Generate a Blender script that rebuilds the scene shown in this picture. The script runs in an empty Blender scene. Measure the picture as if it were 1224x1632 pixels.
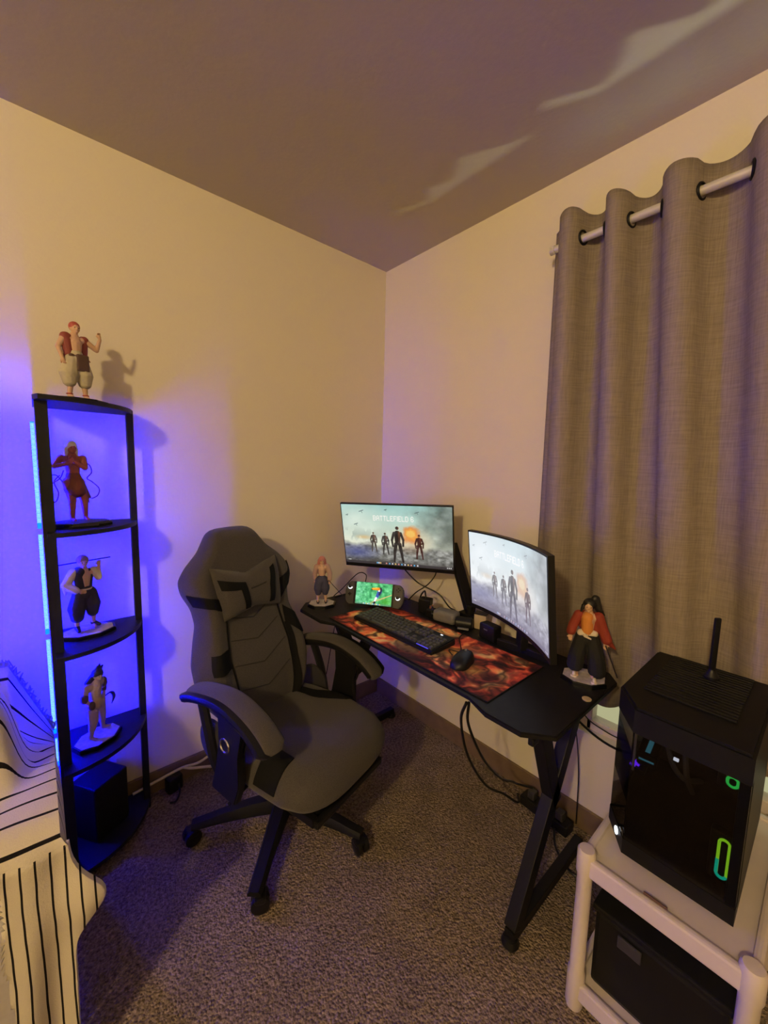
import bpy, bmesh, math, random
import numpy as np
from mathutils import Vector, Matrix, Euler
random.seed(7); rng = np.random.default_rng(7)
SC = bpy.context.scene; COL = SC.collection

# ------------------------------------------------------------------ camera
cam_d = bpy.data.cameras.new('camera'); cam = bpy.data.objects.new('camera', cam_d); COL.objects.link(cam)
YAW, PIT, ROL = 0.719277788, 0.111558462, 0.0231790592
fw = Vector((math.sin(YAW)*math.cos(PIT), math.cos(YAW)*math.cos(PIT), -math.sin(PIT)))
rt = Vector((math.cos(YAW), -math.sin(YAW), 0)); up = rt.cross(fw)
r2 = rt*math.cos(ROL) + up*math.sin(ROL); u2 = up*math.cos(ROL) - rt*math.sin(ROL)
M = Matrix((r2, u2, -fw)).transposed().to_4x4(); M.translation = Vector((-1.52088590, -1.76362245, 1.36915867))
cam.matrix_world = M
cam_d.sensor_fit = 'VERTICAL'; cam_d.sensor_height = 36.0; cam_d.lens = 634.134*36.0/1632.0
cam_d.clip_start = 0.02
SC.camera = cam
SC.view_settings.view_transform = 'Standard'; SC.view_settings.look = 'None'
SC.view_settings.exposure = 0.0; SC.view_settings.gamma = 1.0; SC.view_settings.use_curve_mapping = False
SC.cycles.max_bounces = 8; SC.cycles.diffuse_bounces = 5; SC.cycles.sample_clamp_indirect = 4.0
SC.cycles.caustics_reflective = False; SC.cycles.caustics_refractive = False

# ------------------------------------------------------------------ world and lights
world = bpy.data.worlds.new('world'); SC.world = world; world.use_nodes = True
world.node_tree.nodes['Background'].inputs[0].default_value = (0.66, 0.62, 0.36, 1)
world.node_tree.nodes['Background'].inputs[1].default_value = 0.75
def light(name, kind, loc, power, color, size=0.1, aim=None, size_y=None, spot=None, blend=0.3):
    d = bpy.data.lights.new(name, kind); d.energy = power; d.color = color
    if kind == 'AREA':
        d.size = size
        if size_y: d.shape = 'RECTANGLE'; d.size_y = size_y
    else: d.shadow_soft_size = size
    if spot: d.spot_size = spot; d.spot_blend = blend
    o = bpy.data.objects.new(name, d); COL.objects.link(o); o.location = loc
    if aim is not None:
        o.rotation_euler = (Vector(aim)-Vector(loc)).to_track_quat('-Z', 'Y').to_euler()
    return o
# warm room lamp, behind the camera on its left
light('room_lamp_bulb', 'POINT', (-3.20, -2.10, 2.33), 128, (1.0, 0.735, 0.335), 0.07)
# daylight outside the curtained window: soft sky light, and sunlight thrown up from the ground outside
light('window_daylight', 'AREA', (0.22, -1.75, 1.5), 8, (0.86, 1.0, 0.72), 1.0, (-1, -1.75, 1.7), 1.0)
light('sun_glint_outside', 'SPOT', (0.88, -3.40, 1.454), 170, (0.95, 1.0, 0.66), 0.035, (0, -1.55, 2.2), 1.0, 0.4)

# ------------------------------------------------------------------ materials
MATS = {}
def nodes_of(m):
    nt = m.node_tree; return nt, nt.nodes, nt.links
def mat(name, col, rough=0.6, metal=0.0, noise=0.0, nscale=40, bump=0.0, bscale=200, emit=None, estr=0.0, spec=0.5, sheen=0.0, attr=None):
    if name in MATS: return MATS[name]
    m = bpy.data.materials.new(name); m.use_nodes = True
    nt, N, L = nodes_of(m); b = N['Principled BSDF']
    b.inputs['Base Color'].default_value = (*col, 1); b.inputs['Roughness'].default_value = rough
    b.inputs['Metallic'].default_value = metal; b.inputs['Specular IOR Level'].default_value = spec
    if sheen: b.inputs['Sheen Weight'].default_value = sheen
    tc = N.new('ShaderNodeTexCoord')
    if attr:
        a = N.new('ShaderNodeVertexColor'); a.layer_name = attr; L.new(a.outputs['Color'], b.inputs['Base Color'])
    elif noise:
        n = N.new('ShaderNodeTexNoise'); n.inputs['Scale'].default_value = nscale; n.inputs['Detail'].default_value = 5
        L.new(tc.outputs['Object'], n.inputs['Vector'])
        r = N.new('ShaderNodeValToRGB')
        r.color_ramp.elements[0].position = 0.3; r.color_ramp.elements[1].position = 0.7
        r.color_ramp.elements[0].color = (*[c*(1-noise) for c in col], 1)
        r.color_ramp.elements[1].color = (*[min(1, c*(1+noise)) for c in col], 1)
        L.new(n.outputs['Fac'], r.inputs['Fac']); L.new(r.outputs['Color'], b.inputs['Base Color'])
    if bump:
        n2 = N.new('ShaderNodeTexNoise'); n2.inputs['Scale'].default_value = bscale; n2.inputs['Detail'].default_value = 3
        L.new(tc.outputs['Object'], n2.inputs['Vector'])
        bp = N.new('ShaderNodeBump'); bp.inputs['Strength'].default_value = bump; bp.inputs['Distance'].default_value = 0.004
        L.new(n2.outputs['Fac'], bp.inputs['Height']); L.new(bp.outputs['Normal'], b.inputs['Normal'])
    if emit:
        b.inputs['Emission Color'].default_value = (*emit, 1); b.inputs['Emission Strength'].default_value = estr
    MATS[name] = m; return m
def srgb(r, g, b):
    f = lambda c: ((c/255+0.055)/1.055)**2.4 if c/255 > 0.04045 else c/255/12.92
    return (f(r), f(g), f(b))
mat('wall_paint', (0.76, 0.70, 0.585), 0.85, bump=0.12, bscale=90, spec=0.2)
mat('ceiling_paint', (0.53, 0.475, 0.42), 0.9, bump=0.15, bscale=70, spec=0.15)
mat('baseboard_vinyl', (0.17, 0.115, 0.065), 0.6, noise=0.12, nscale=20)
mat('black_metal', (0.006, 0.006, 0.0065), 0.5, 0.0, spec=0.22)
mat('black_matte', (0.006, 0.006, 0.0065), 0.6, noise=0.2, nscale=60, spec=0.2)
mat('black_plastic', (0.007, 0.007, 0.0075), 0.42, spec=0.28)
mat('black_gloss', (0.006, 0.006, 0.007), 0.12)
mat('dark_grey_plastic', (0.035, 0.033, 0.033), 0.5)
mat('grey_plastic', (0.15, 0.145, 0.145), 0.55, noise=0.08)
mat('grey_fabric', (0.066, 0.061, 0.058), 0.95, noise=0.22, nscale=420, bump=0.35, bscale=900, spec=0.1, sheen=0.15)
mat('black_leather', (0.006, 0.006, 0.0065), 0.7, bump=0.1, bscale=500, spec=0.12)
mat('seam_dark', (0.028, 0.026, 0.025), 0.95)
mat('chrome', (0.6, 0.6, 0.62), 0.18, 1.0)
mat('rod_white', (0.72, 0.70, 0.62), 0.3, 0.3)
mat('white_plastic', (0.64, 0.57, 0.57), 0.45, noise=0.05, nscale=12, bump=0.03)
mat('white_cord', (0.68, 0.62, 0.55), 0.5)
mat('white_card', (0.75, 0.70, 0.66), 0.8)
mat('blanket_fringe', (0.30, 0.28, 0.30), 0.95)
mat('couch_fabric', (0.55, 0.52, 0.55), 0.95, noise=0.06, bump=0.2, bscale=400)
mat('shelf_black', (0.010, 0.010, 0.012), 0.5, noise=0.25, nscale=30, spec=0.3)
mat('desk_black', (0.007, 0.0070, 0.0073), 0.5, noise=0.25, nscale=50, bump=0.05, bscale=600, spec=0.25)
mat('skin', (0.60, 0.38, 0.26), 0.55)
mat('cup_tan', (0.5, 0.40, 0.27), 0.6)

def carpet_mat():
    m = bpy.data.materials.new('carpet'); m.use_nodes = True; nt, N, L = nodes_of(m); b = N['Principled BSDF']
    b.inputs['Roughness'].default_value = 1.0; b.inputs['Specular IOR Level'].default_value = 0.05
    tc = N.new('ShaderNodeTexCoord')
    n1 = N.new('ShaderNodeTexNoise'); n1.inputs['Scale'].default_value = 95; n1.inputs['Detail'].default_value = 4; n1.inputs['Roughness'].default_value = 0.7
    n2 = N.new('ShaderNodeTexNoise'); n2.inputs['Scale'].default_value = 9; n2.inputs['Detail'].default_value = 3
    v = N.new('ShaderNodeTexVoronoi'); v.inputs['Scale'].default_value = 150
    for n in (n1, n2, v): L.new(tc.outputs['Object'], n.inputs['Vector'])
    r = N.new('ShaderNodeValToRGB'); e = r.color_ramp.elements
    e[0].position = 0.33; e[0].color = (0.115, 0.085, 0.066, 1); e[1].position = 0.68; e[1].color = (0.42, 0.33, 0.26, 1)
    L.new(n1.outputs['Fac'], r.inputs['Fac'])
    mx = N.new('ShaderNodeMix'); mx.data_type = 'RGBA'; mx.blend_type = 'MULTIPLY'; mx.inputs[0].default_value = 0.6
    r2_ = N.new('ShaderNodeValToRGB'); r2_.color_ramp.elements[0].position = 0.35; r2_.color_ramp.elements[0].color = (0.72, 0.72, 0.72, 1)
    r2_.color_ramp.elements[1].position = 0.65; r2_.color_ramp.elements[1].color = (1.1, 1.1, 1.1, 1)
    L.new(n2.outputs['Fac'], r2_.inputs['Fac']); L.new(r.outputs['Color'], mx.inputs[6]); L.new(r2_.outputs['Color'], mx.inputs[7])
    L.new(mx.outputs[2], b.inputs['Base Color'])
    ad = N.new('ShaderNodeMath'); ad.operation = 'SUBTRACT'; L.new(n1.outputs['Fac'], ad.inputs[0]); L.new(v.outputs['Distance'], ad.inputs[1])
    bp = N.new('ShaderNodeBump'); bp.inputs['Strength'].default_value = 0.9; bp.inputs['Distance'].default_value = 0.008
    L.new(ad.outputs[0], bp.inputs['Height']); L.new(bp.outputs['Normal'], b.inputs['Normal'])
    MATS['carpet'] = m
carpet_mat()
def curtain_mat():
    m = bpy.data.materials.new('curtain_linen'); m.use_nodes = True; nt, N, L = nodes_of(m); b = N['Principled BSDF']
    b.inputs['Roughness'].default_value = 0.95; b.inputs['Specular IOR Level'].default_value = 0.1
    tc = N.new('ShaderNodeTexCoord')
    def slub(sc, s):
        mp = N.new('ShaderNodeMapping'); mp.inputs['Scale'].default_value = sc; L.new(tc.outputs['Object'], mp.inputs['Vector'])
        n = N.new('ShaderNodeTexNoise'); n.inputs['Scale'].default_value = s; n.inputs['Detail'].default_value = 4; L.new(mp.outputs['Vector'], n.inputs['Vector']); return n
    a = slub((1, 1, 0.06), 260); c = slub((0.06, 0.06, 1), 260)
    ad = N.new('ShaderNodeMath'); ad.operation = 'ADD'; L.new(a.outputs['Fac'], ad.inputs[0]); L.new(c.outputs['Fac'], ad.inputs[1])
    mu = N.new('ShaderNodeMath'); mu.operation = 'MULTIPLY'; mu.inputs[1].default_value = 0.5; L.new(ad.outputs[0], mu.inputs[0])
    r = N.new('ShaderNodeValToRGB'); e = r.color_ramp.elements
    e[0].position = 0.36; e[0].color = (0.225, 0.188, 0.158, 1); e[1].position = 0.64; e[1].color = (0.315, 0.265, 0.222, 1)
    L.new(mu.outputs[0], r.inputs['Fac']); L.new(r.outputs['Color'], b.inputs['Base Color'])
    bp = N.new('ShaderNodeBump'); bp.inputs['Strength'].default_value = 0.35; bp.inputs['Distance'].default_value = 0.003
    L.new(mu.outputs[0], bp.inputs['Height']); L.new(bp.outputs['Normal'], b.inputs['Normal'])
    MATS['curtain_linen'] = m
curtain_mat()
def stripe_mat(name, axis, period, width, off):
    m = bpy.data.materials.new(name); m.use_nodes = True; nt, N, L = nodes_of(m); b = N['Principled BSDF']
    b.inputs['Roughness'].default_value = 0.95; b.inputs['Specular IOR Level'].default_value = 0.1
    tc = N.new('ShaderNodeTexCoord'); sx = N.new('ShaderNodeSeparateXYZ')
    nz = N.new('ShaderNodeTexNoise'); nz.inputs['Scale'].default_value = 5
    L.new(tc.outputs['UV'], sx.inputs[0]); L.new(tc.outputs['Object'], nz.inputs['Vector'])
    wob = N.new('ShaderNodeMath'); wob.operation = 'MULTIPLY'; wob.inputs[1].default_value = 0.012; L.new(nz.outputs['Fac'], wob.inputs[0])
    ad = N.new('ShaderNodeMath'); ad.operation = 'ADD'; L.new(sx.outputs[axis], ad.inputs[0]); L.new(wob.outputs[0], ad.inputs[1])
    dv = N.new('ShaderNodeMath'); dv.operation = 'MULTIPLY_ADD'; dv.inputs[1].default_value = 1/period; dv.inputs[2].default_value = off; L.new(ad.outputs[0], dv.inputs[0])
    fr = N.new('ShaderNodeMath'); fr.operation = 'FRACT'; L.new(dv.outputs[0], fr.inputs[0])
    lt = N.new('ShaderNodeMath'); lt.operation = 'LESS_THAN'; lt.inputs[1].default_value = width; L.new(fr.outputs[0], lt.inputs[0])
    mx = N.new('ShaderNodeMix'); mx.data_type = 'RGBA'; L.new(lt.outputs[0], mx.inputs[0])
    mx.inputs[6].default_value = (0.62, 0.57, 0.50, 1); mx.inputs[7].default_value = (0.012, 0.011, 0.013, 1)
    L.new(mx.outputs[2], b.inputs['Base Color'])
    n2 = N.new('ShaderNodeTexNoise'); n2.inputs['Scale'].default_value = 350; L.new(tc.outputs['Object'], n2.inputs['Vector'])
    bp = N.new('ShaderNodeBump'); bp.inputs['Strength'].default_value = 0.3; bp.inputs['Distance'].default_value = 0.003
    L.new(n2.outputs['Fac'], bp.inputs['Height']); L.new(bp.outputs['Normal'], b.inputs['Normal'])
    MATS[name] = m
stripe_mat('blanket_top', 1, 0.052, 0.13, 0.2)
stripe_mat('blanket_front', 0, 0.0225, 0.16, 0.3)
def glass_mat(name, tint, refl=0.25):
    m = bpy.data.materials.new(name); m.use_nodes = True; nt, N, L = nodes_of(m); N.remove(N['Principled BSDF'])
    t = N.new('ShaderNodeBsdfTransparent'); t.inputs[0].default_value = (*tint, 1)
    g = N.new('ShaderNodeBsdfGlossy'); g.inputs['Roughness'].default_value = 0.03
    lw = N.new('ShaderNodeLayerWeight'); pw = N.new('ShaderNodeMath'); pw.operation = 'POWER'; pw.inputs[1].default_value = 4.0; L.new(lw.outputs['Facing'], pw.inputs[0])
    f = N.new('ShaderNodeMath'); f.operation = 'MULTIPLY_ADD'; f.inputs[1].default_value = 0.45; f.inputs[2].default_value = 0.03; L.new(pw.outputs[0], f.inputs[0])
    mx = N.new('ShaderNodeMixShader'); L.new(f.outputs[0], mx.inputs[0]); L.new(t.outputs[0], mx.inputs[1]); L.new(g.outputs[0], mx.inputs[2])
    L.new(mx.outputs[0], N['Material Output'].inputs[0]); MATS[name] = m
glass_mat('smoked_glass', (0.50, 0.50, 0.53)); glass_mat('window_glass', (0.95, 0.97, 0.95))
def emit_mat(name, col, s):
    m = bpy.data.materials.new(name); m.use_nodes = True; nt, N, L = nodes_of(m); b = N['Principled BSDF']
    b.inputs['Base Color'].default_value = (0.02, 0.02, 0.02, 1)
    b.inputs['Emission Color'].default_value = (*col, 1); b.inputs['Emission Strength'].default_value = s; MATS[name] = m
def screen_mat(name, attr, s):
    m = bpy.data.materials.new(name); m.use_nodes = True; nt, N, L = nodes_of(m); b = N['Principled BSDF']
    b.inputs['Base Color'].default_value = (0.01, 0.01, 0.01, 1); b.inputs['Roughness'].default_value = 0.45; b.inputs['Specular IOR Level'].default_value = 0.15
    a = N.new('ShaderNodeVertexColor'); a.layer_name = attr
    L.new(a.outputs['Color'], b.inputs['Emission Color']); b.inputs['Emission Strength'].default_value = s; MATS[name] = m
emit_mat('led_blue', (0.0, 0.0004, 1.0), 900.0)
emit_mat('led_chip', (0.30, 0.72, 1.0), 1.0)
emit_mat('led_purple', (0.16, 0.02, 1.0), 2.2)
emit_mat('led_white', (0.9, 0.95, 1.0), 2.0)
emit_mat('led_green', (0.05, 1.0, 0.12), 1.1)
emit_mat('led_yellowgreen', (0.42, 1.0, 0.02), 1.3)
emit_mat('led_teal', (0.0, 0.75, 0.42), 1.1)
emit_mat('led_cyan_dim', (0.05, 0.22, 0.26), 1.1)
emit_mat('blue_glint', (0.10, 0.08, 1.0), 0.9)  # imitates the blue strip's reflection on the keyboard

# ------------------------------------------------------------------ mesh helpers
def finish(name, bm, m, parent=None, smooth=False, recalc=True):
    if recalc: bmesh.ops.recalc_face_normals(bm, faces=bm.faces)
    me = bpy.data.meshes.new(name); bm.to_mesh(me); bm.free()
    for mm in (m if isinstance(m, (list, tuple)) else [m]): me.materials.append(MATS[mm])
    if smooth:
        for p in me.polygons: p.use_smooth = True
        try: me.set_sharp_from_angle(angle=math.radians(smooth if smooth is not True else 40))
        except Exception: pass
    o = bpy.data.objects.new(name, me); COL.objects.link(o)
    if isinstance(parent, tuple): o.parent, o.location = parent
    elif parent: o.parent = parent
    return o
def tag(o, label, cat, group=None, kind=None):
    o['label'] = label
    if cat: o['category'] = cat
    if group: o['group'] = group
    if kind: o['kind'] = kind
    return o
def thing(name, label, cat, loc=(0, 0, 0), rz=0, group=None):
    o = bpy.data.objects.new(name, None); COL.objects.link(o); o.location = loc; o.rotation_euler = (0, 0, rz); o.empty_display_size = 0.05
    return tag(o, label, cat, group)
def struct(name, bm, m, parent=None, **k):
    o = finish(name, bm, m, parent, **k)
    if not parent: o['kind'] = 'structure'
    return o
def box(bm, c, s, bev=0.0, rot=None, seg=2):
    r = bmesh.ops.create_cube(bm, size=1.0); vs = r['verts']
    bmesh.ops.scale(bm, vec=s, verts=vs)
    if bev:
        es = list({e for v in vs for e in v.link_edges})
        rr = bmesh.ops.bevel(bm, geom=es, offset=min(bev, min(s)*0.49), segments=seg, affect='EDGES', profile=0.6)
        vs = list({v for v in rr['verts']} | {v for f in rr['faces'] for v in f.verts} | {v for v in vs if v.is_valid})
    if rot is not None: bmesh.ops.rotate(bm, cent=(0, 0, 0), matrix=rot.to_3x3(), verts=vs)
    bmesh.ops.translate(bm, vec=c, verts=vs); return vs
def bx(c, s, bev=0.0, rot=None):
    bm = bmesh.new(); box(bm, c, s, bev, rot); return bm
def prism(bm, poly, z0, z1):
    lo = [bm.verts.new((x, y, z0)) for x, y in poly]; hi = [bm.verts.new((x, y, z1)) for x, y in poly]; n = len(poly)
    bm.faces.new(lo[::-1]); bm.faces.new(hi)
    for i in range(n): bm.faces.new((lo[i], lo[(i+1) % n], hi[(i+1) % n], hi[i]))
    return lo+hi
def bar(bm, a, b, w, h, bev=0.003):
    a, b = Vector(a), Vector(b); d = b-a
    q = d.to_track_quat('Z', 'Y').to_matrix()
    box(bm, (a+b)/2, (w, h, d.length), bev, q)
def catmull(pts, n=8):
    P = [Vector(p) for p in pts]; P = [P[0]*2-P[1]] + P + [P[-1]*2-P[-2]]; out = []
    for i in range(1, len(P)-2):
        for k in range(n):
            t = k/n; a, b, c, d = P[i-1:i+3]
            out.append(0.5*((2*b)+(c-a)*t+(2*a-5*b+4*c-d)*t*t+(3*b-a-3*c+d)*t**3))
    out.append(P[-2]); return out
def tube(bm, pts, r, n=8, smooth=True, k=8):
    pts = catmull(pts, k) if smooth and len(pts) > 2 else [Vector(p) for p in pts]
    N = len(pts); rs = r if isinstance(r, (list, tuple)) else None
    rings = []; prev = None
    for i, p in enumerate(pts):
        t = (pts[min(i+1, N-1)]-pts[max(i-1, 0)])
        if t.length < 1e-9: t = Vector((0, 0, 1))
        t.normalize()
        if prev is None: x = t.orthogonal().normalized()
        else: x = (prev - t*prev.dot(t)); x = x.normalized() if x.length > 1e-6 else t.orthogonal().normalized()
        prev = x; y = t.cross(x)
        if rs:
            f = i/(N-1)*(len(rs)-1); j = min(int(f), len(rs)-2); rad = rs[j]+(rs[j+1]-rs[j])*(f-j)
        else: rad = r
        rings.append([bm.verts.new(p+(x*math.cos(2*math.pi*q/n)+y*math.sin(2*math.pi*q/n))*rad) for q in range(n)])
    for a, b in zip(rings, rings[1:]):
        for q in range(n): bm.faces.new((a[q], a[(q+1) % n], b[(q+1) % n], b[q]))
    bm.faces.new(rings[0][::-1]); bm.faces.new(rings[-1])
def cable(name, pts, r, m, parent=None, k=8):
    bm = bmesh.new(); tube(bm, pts, r, 6, True, k); return finish(name, bm, m, parent, smooth=True)
def lathe(bm, prof, n=20, c=(0, 0, 0), rot=None):
    rings = []; c = Vector(c)
    for r, z in prof:
        ring = []
        for q in range(n):
            v = Vector((r*math.cos(2*math.pi*q/n), r*math.sin(2*math.pi*q/n), z))
            if rot is not None: v = rot @ v
            ring.append(bm.verts.new(v+c))
        rings.append(ring)
    for a, b in zip(rings, rings[1:]):
        for q in range(n): bm.faces.new((a[q], a[(q+1) % n], b[(q+1) % n], b[q]))
    bm.faces.new(rings[0][::-1]); bm.faces.new(rings[-1])
def ball(bm, c, r, s=(1, 1, 1), sub=2, rot=None):
    vs = bmesh.ops.create_icosphere(bm, subdivisions=sub, radius=r)['verts']
    bmesh.ops.scale(bm, vec=s, verts=vs)
    if rot is not None: bmesh.ops.rotate(bm, cent=(0, 0, 0), matrix=rot.to_3x3(), verts=vs)
    bmesh.ops.translate(bm, vec=c, verts=vs)
def ring(bm, c, R, r, rot=None, n=20, m=6, sy=1.0):
    rows = []
    for i in range(n):
        a = 2*math.pi*i/n; row = []
        for j in range(m):
            b = 2*math.pi*j/m
            v = Vector(((R+r*math.cos(b))*math.cos(a), (R+r*math.cos(b))*math.sin(a)*sy, r*math.sin(b)))
            if rot is not None: v = rot @ v
            row.append(bm.verts.new(v+Vector(c)))
        rows.append(row)
    for i in range(n):
        for j in range(m): bm.faces.new((rows[i][j], rows[(i+1) % n][j], rows[(i+1) % n][(j+1) % m], rows[i][(j+1) % m]))
RX = lambda a: Matrix.Rotation(a, 3, 'X')
RY = lambda a: Matrix.Rotation(a, 3, 'Y')
RZ = lambda a: Matrix.Rotation(a, 3, 'Z')
def loft(bm, rows, close=True, cap=True):
    vr = [[bm.verts.new(p) for p in r] for r in rows]; n = len(rows[0])
    for a, b in zip(vr, vr[1:]):
        for q in range(n if close else n-1): bm.faces.new((a[q], a[(q+1) % n], b[(q+1) % n], b[q]))
    if cap: bm.faces.new(vr[0][::-1]); bm.faces.new(vr[-1])
    return vr
def interp(t, xs, ys): return float(np.interp(t, xs, ys))
def strip(S, a, b, off=0.003, n=14, m=4, name='trim', ma='black_leather', parent=None, thick=0.003):
    """patch on surface S(u,v) between uv polylines a and b"""
    a = np.array(a, float); b = np.array(b, float)
    def res(p, t):
        f = t*(len(p)-1); i = min(int(f), len(p)-2); return p[i]+(p[i+1]-p[i])*(f-i)
    bm = bmesh.new(); g = []
    for i in range(n+1):
        A, B = res(a, i/n), res(b, i/n); row = []
        for j in range(m+1):
            u, v = A+(B-A)*j/m
            P = Vector(S(u, v)); e = 1e-3
            nr = (Vector(S(u+e, v))-P).cross(Vector(S(u, v+e))-P)
            nr.normalize(); row.append((P, nr))
        g.append(row)
    for sgn in (1,):
        lo = [[bm.verts.new(P+N_*(off-thick)) for P, N_ in r] for r in g]; hi = [[bm.verts.new(P+N_*off) for P, N_ in r] for r in g]
    for i in range(n):
        for j in range(m):
            bm.faces.new((hi[i][j], hi[i+1][j], hi[i+1][j+1], hi[i][j+1]))
            bm.faces.new((lo[i][j], lo[i][j+1], lo[i+1][j+1], lo[i+1][j]))
    for i in range(n):
        bm.faces.new((lo[i][0], lo[i+1][0], hi[i+1][0], hi[i][0])); bm.faces.new((lo[i][m], hi[i][m], hi[i+1][m], lo[i+1][m]))
    for j in range(m):
        bm.faces.new((lo[0][j], hi[0][j], hi[0][j+1], lo[0][j+1])); bm.faces.new((lo[n][j], lo[n][j+1], hi[n][j+1], hi[n][j]))
    return finish(name, bm, ma, parent, smooth=True)

# value-noise helpers for the printed pictures (screens, mat)
def vnoise(x, y, seed=0):
    xi = np.floor(x).astype(int); yi = np.floor(y).astype(int); xf = x-xi; yf = y-yi
    def h(a, b):
        n = (a*374761393 + b*668265263 + seed*974711) & 0x7fffffff
        n = ((n ^ (n >> 13))*1274126177) & 0x7fffffff
        return ((n ^ (n >> 16)) & 0xffff)/65535.0
    sx = xf*xf*(3-2*xf); sy = yf*yf*(3-2*yf)
    return (h(xi, yi)*(1-sx)+h(xi+1, yi)*sx)*(1-sy)+(h(xi, yi+1)*(1-sx)+h(xi+1, yi+1)*sx)*sy
def fbm(x, y, o=4, seed=0):
    s = 0; a = 0.5; t = 0
    for i in range(o): s = s+a*vnoise(x*2**i, y*2**i, seed+i*17); t += a; a *= 0.5
    return s/t
def mixc(img, col, m): return img*(1-m[..., None])+np.array(col, float)*m[..., None]
def seg_mask(X, Y, x0, y0, x1, y1, w0, w1=None, soft=0.004):
    w1 = w0 if w1 is None else w1
    dx, dy = x1-x0, y1-y0; t = np.clip(((X-x0)*dx+(Y-y0)*dy)/(dx*dx+dy*dy+1e-12), 0, 1)
    d = np.hypot(X-x0-t*dx, Y-y0-t*dy)-(w0+(w1-w0)*t)
    return np.clip(0.5-d/soft, 0, 1)
FONT = {'B': '11110 10001 10001 11110 10001 10001 11110', 'A': '01110 10001 10001 11111 10001 10001 10001', 'T': '11111 00100 00100 00100 00100 00100 00100',
        'L': '10000 10000 10000 10000 10000 10000 11111', 'E': '11111 10000 10000 11110 10000 10000 11111', 'F': '11111 10000 10000 11110 10000 10000 10000',
        'I': '1 1 1 1 1 1 1', 'D': '11110 10001 10001 10001 10001 10001 11110', '6': '01110 10001 10000 11110 10001 10001 01110', ' ': '00 00 00 00 00 00 00'}
def text_mask(X, Y, s, x0, y0, w, h):
    cols = []
    for ch in s:
        rows = FONT[ch].split(); g = np.array([[int(c) for c in r] for r in rows], float)
        cols += [g, np.zeros((7, 1))]
    G = np.concatenate(cols[:-1], 1); H, W = G.shape
    fx = (X-x0)/w*W-0.5; fy = (y0+h-Y)/h*H-0.5
    ix = np.clip(np.floor(fx).astype(int), -1, W-1); iy = np.clip(np.floor(fy).astype(int), -1, H-1)
    Gp = np.pad(G, 1); tx = np.clip(fx-ix, 0, 1); ty = np.clip(fy-iy, 0, 1)
    g = lambda a, b: Gp[np.clip(b+1, 0, H+1), np.clip(a+1, 0, W+1)]
    m = (g(ix, iy)*(1-tx)+g(ix+1, iy)*tx)*(1-ty)+(g(ix, iy+1)*(1-tx)+g(ix+1, iy+1)*tx)*ty
    ins = (fx > -1) & (fx < W) & (fy > -1) & (fy < H)
    return np.clip((m-0.18)*2.6, 0, 1)*ins
def soldier(X, Y, cx, cy, s, seed=0):
    """a plain standing silhouette, feet at cy, height s"""
    m = np.zeros_like(X); a = lambda *q: np.maximum(m, seg_mask(X, Y, *q))
    P = [(0, .93, 0, .93, .045), (0, .78, 0, .55, .085, .07), (-.09, .80, -.15, .60, .032), (-.15, .60, -.13, .44, .026), (.09, .80, .15, .62, .032), (.15, .62, .14, .46, .026),
         (-.05, .50, -.09, .26, .05, .038), (-.09, .26, -.11, .02, .036, .028), (.05, .50, .09, .26, .05, .038), (.09, .26, .12, .02, .036, .028)]
    if seed: P += [(-.12, .52, .16, .66, .018), (.15, .62, .05, .6, .02)]
    for q in P:
        m = np.maximum(m, seg_mask(X, Y, cx+q[0]*s, cy+q[1]*s, cx+q[2]*s, cy+q[3]*s, q[4]*s, (q[5] if len(q) > 5 else q[4])*s))
    return m
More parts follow.
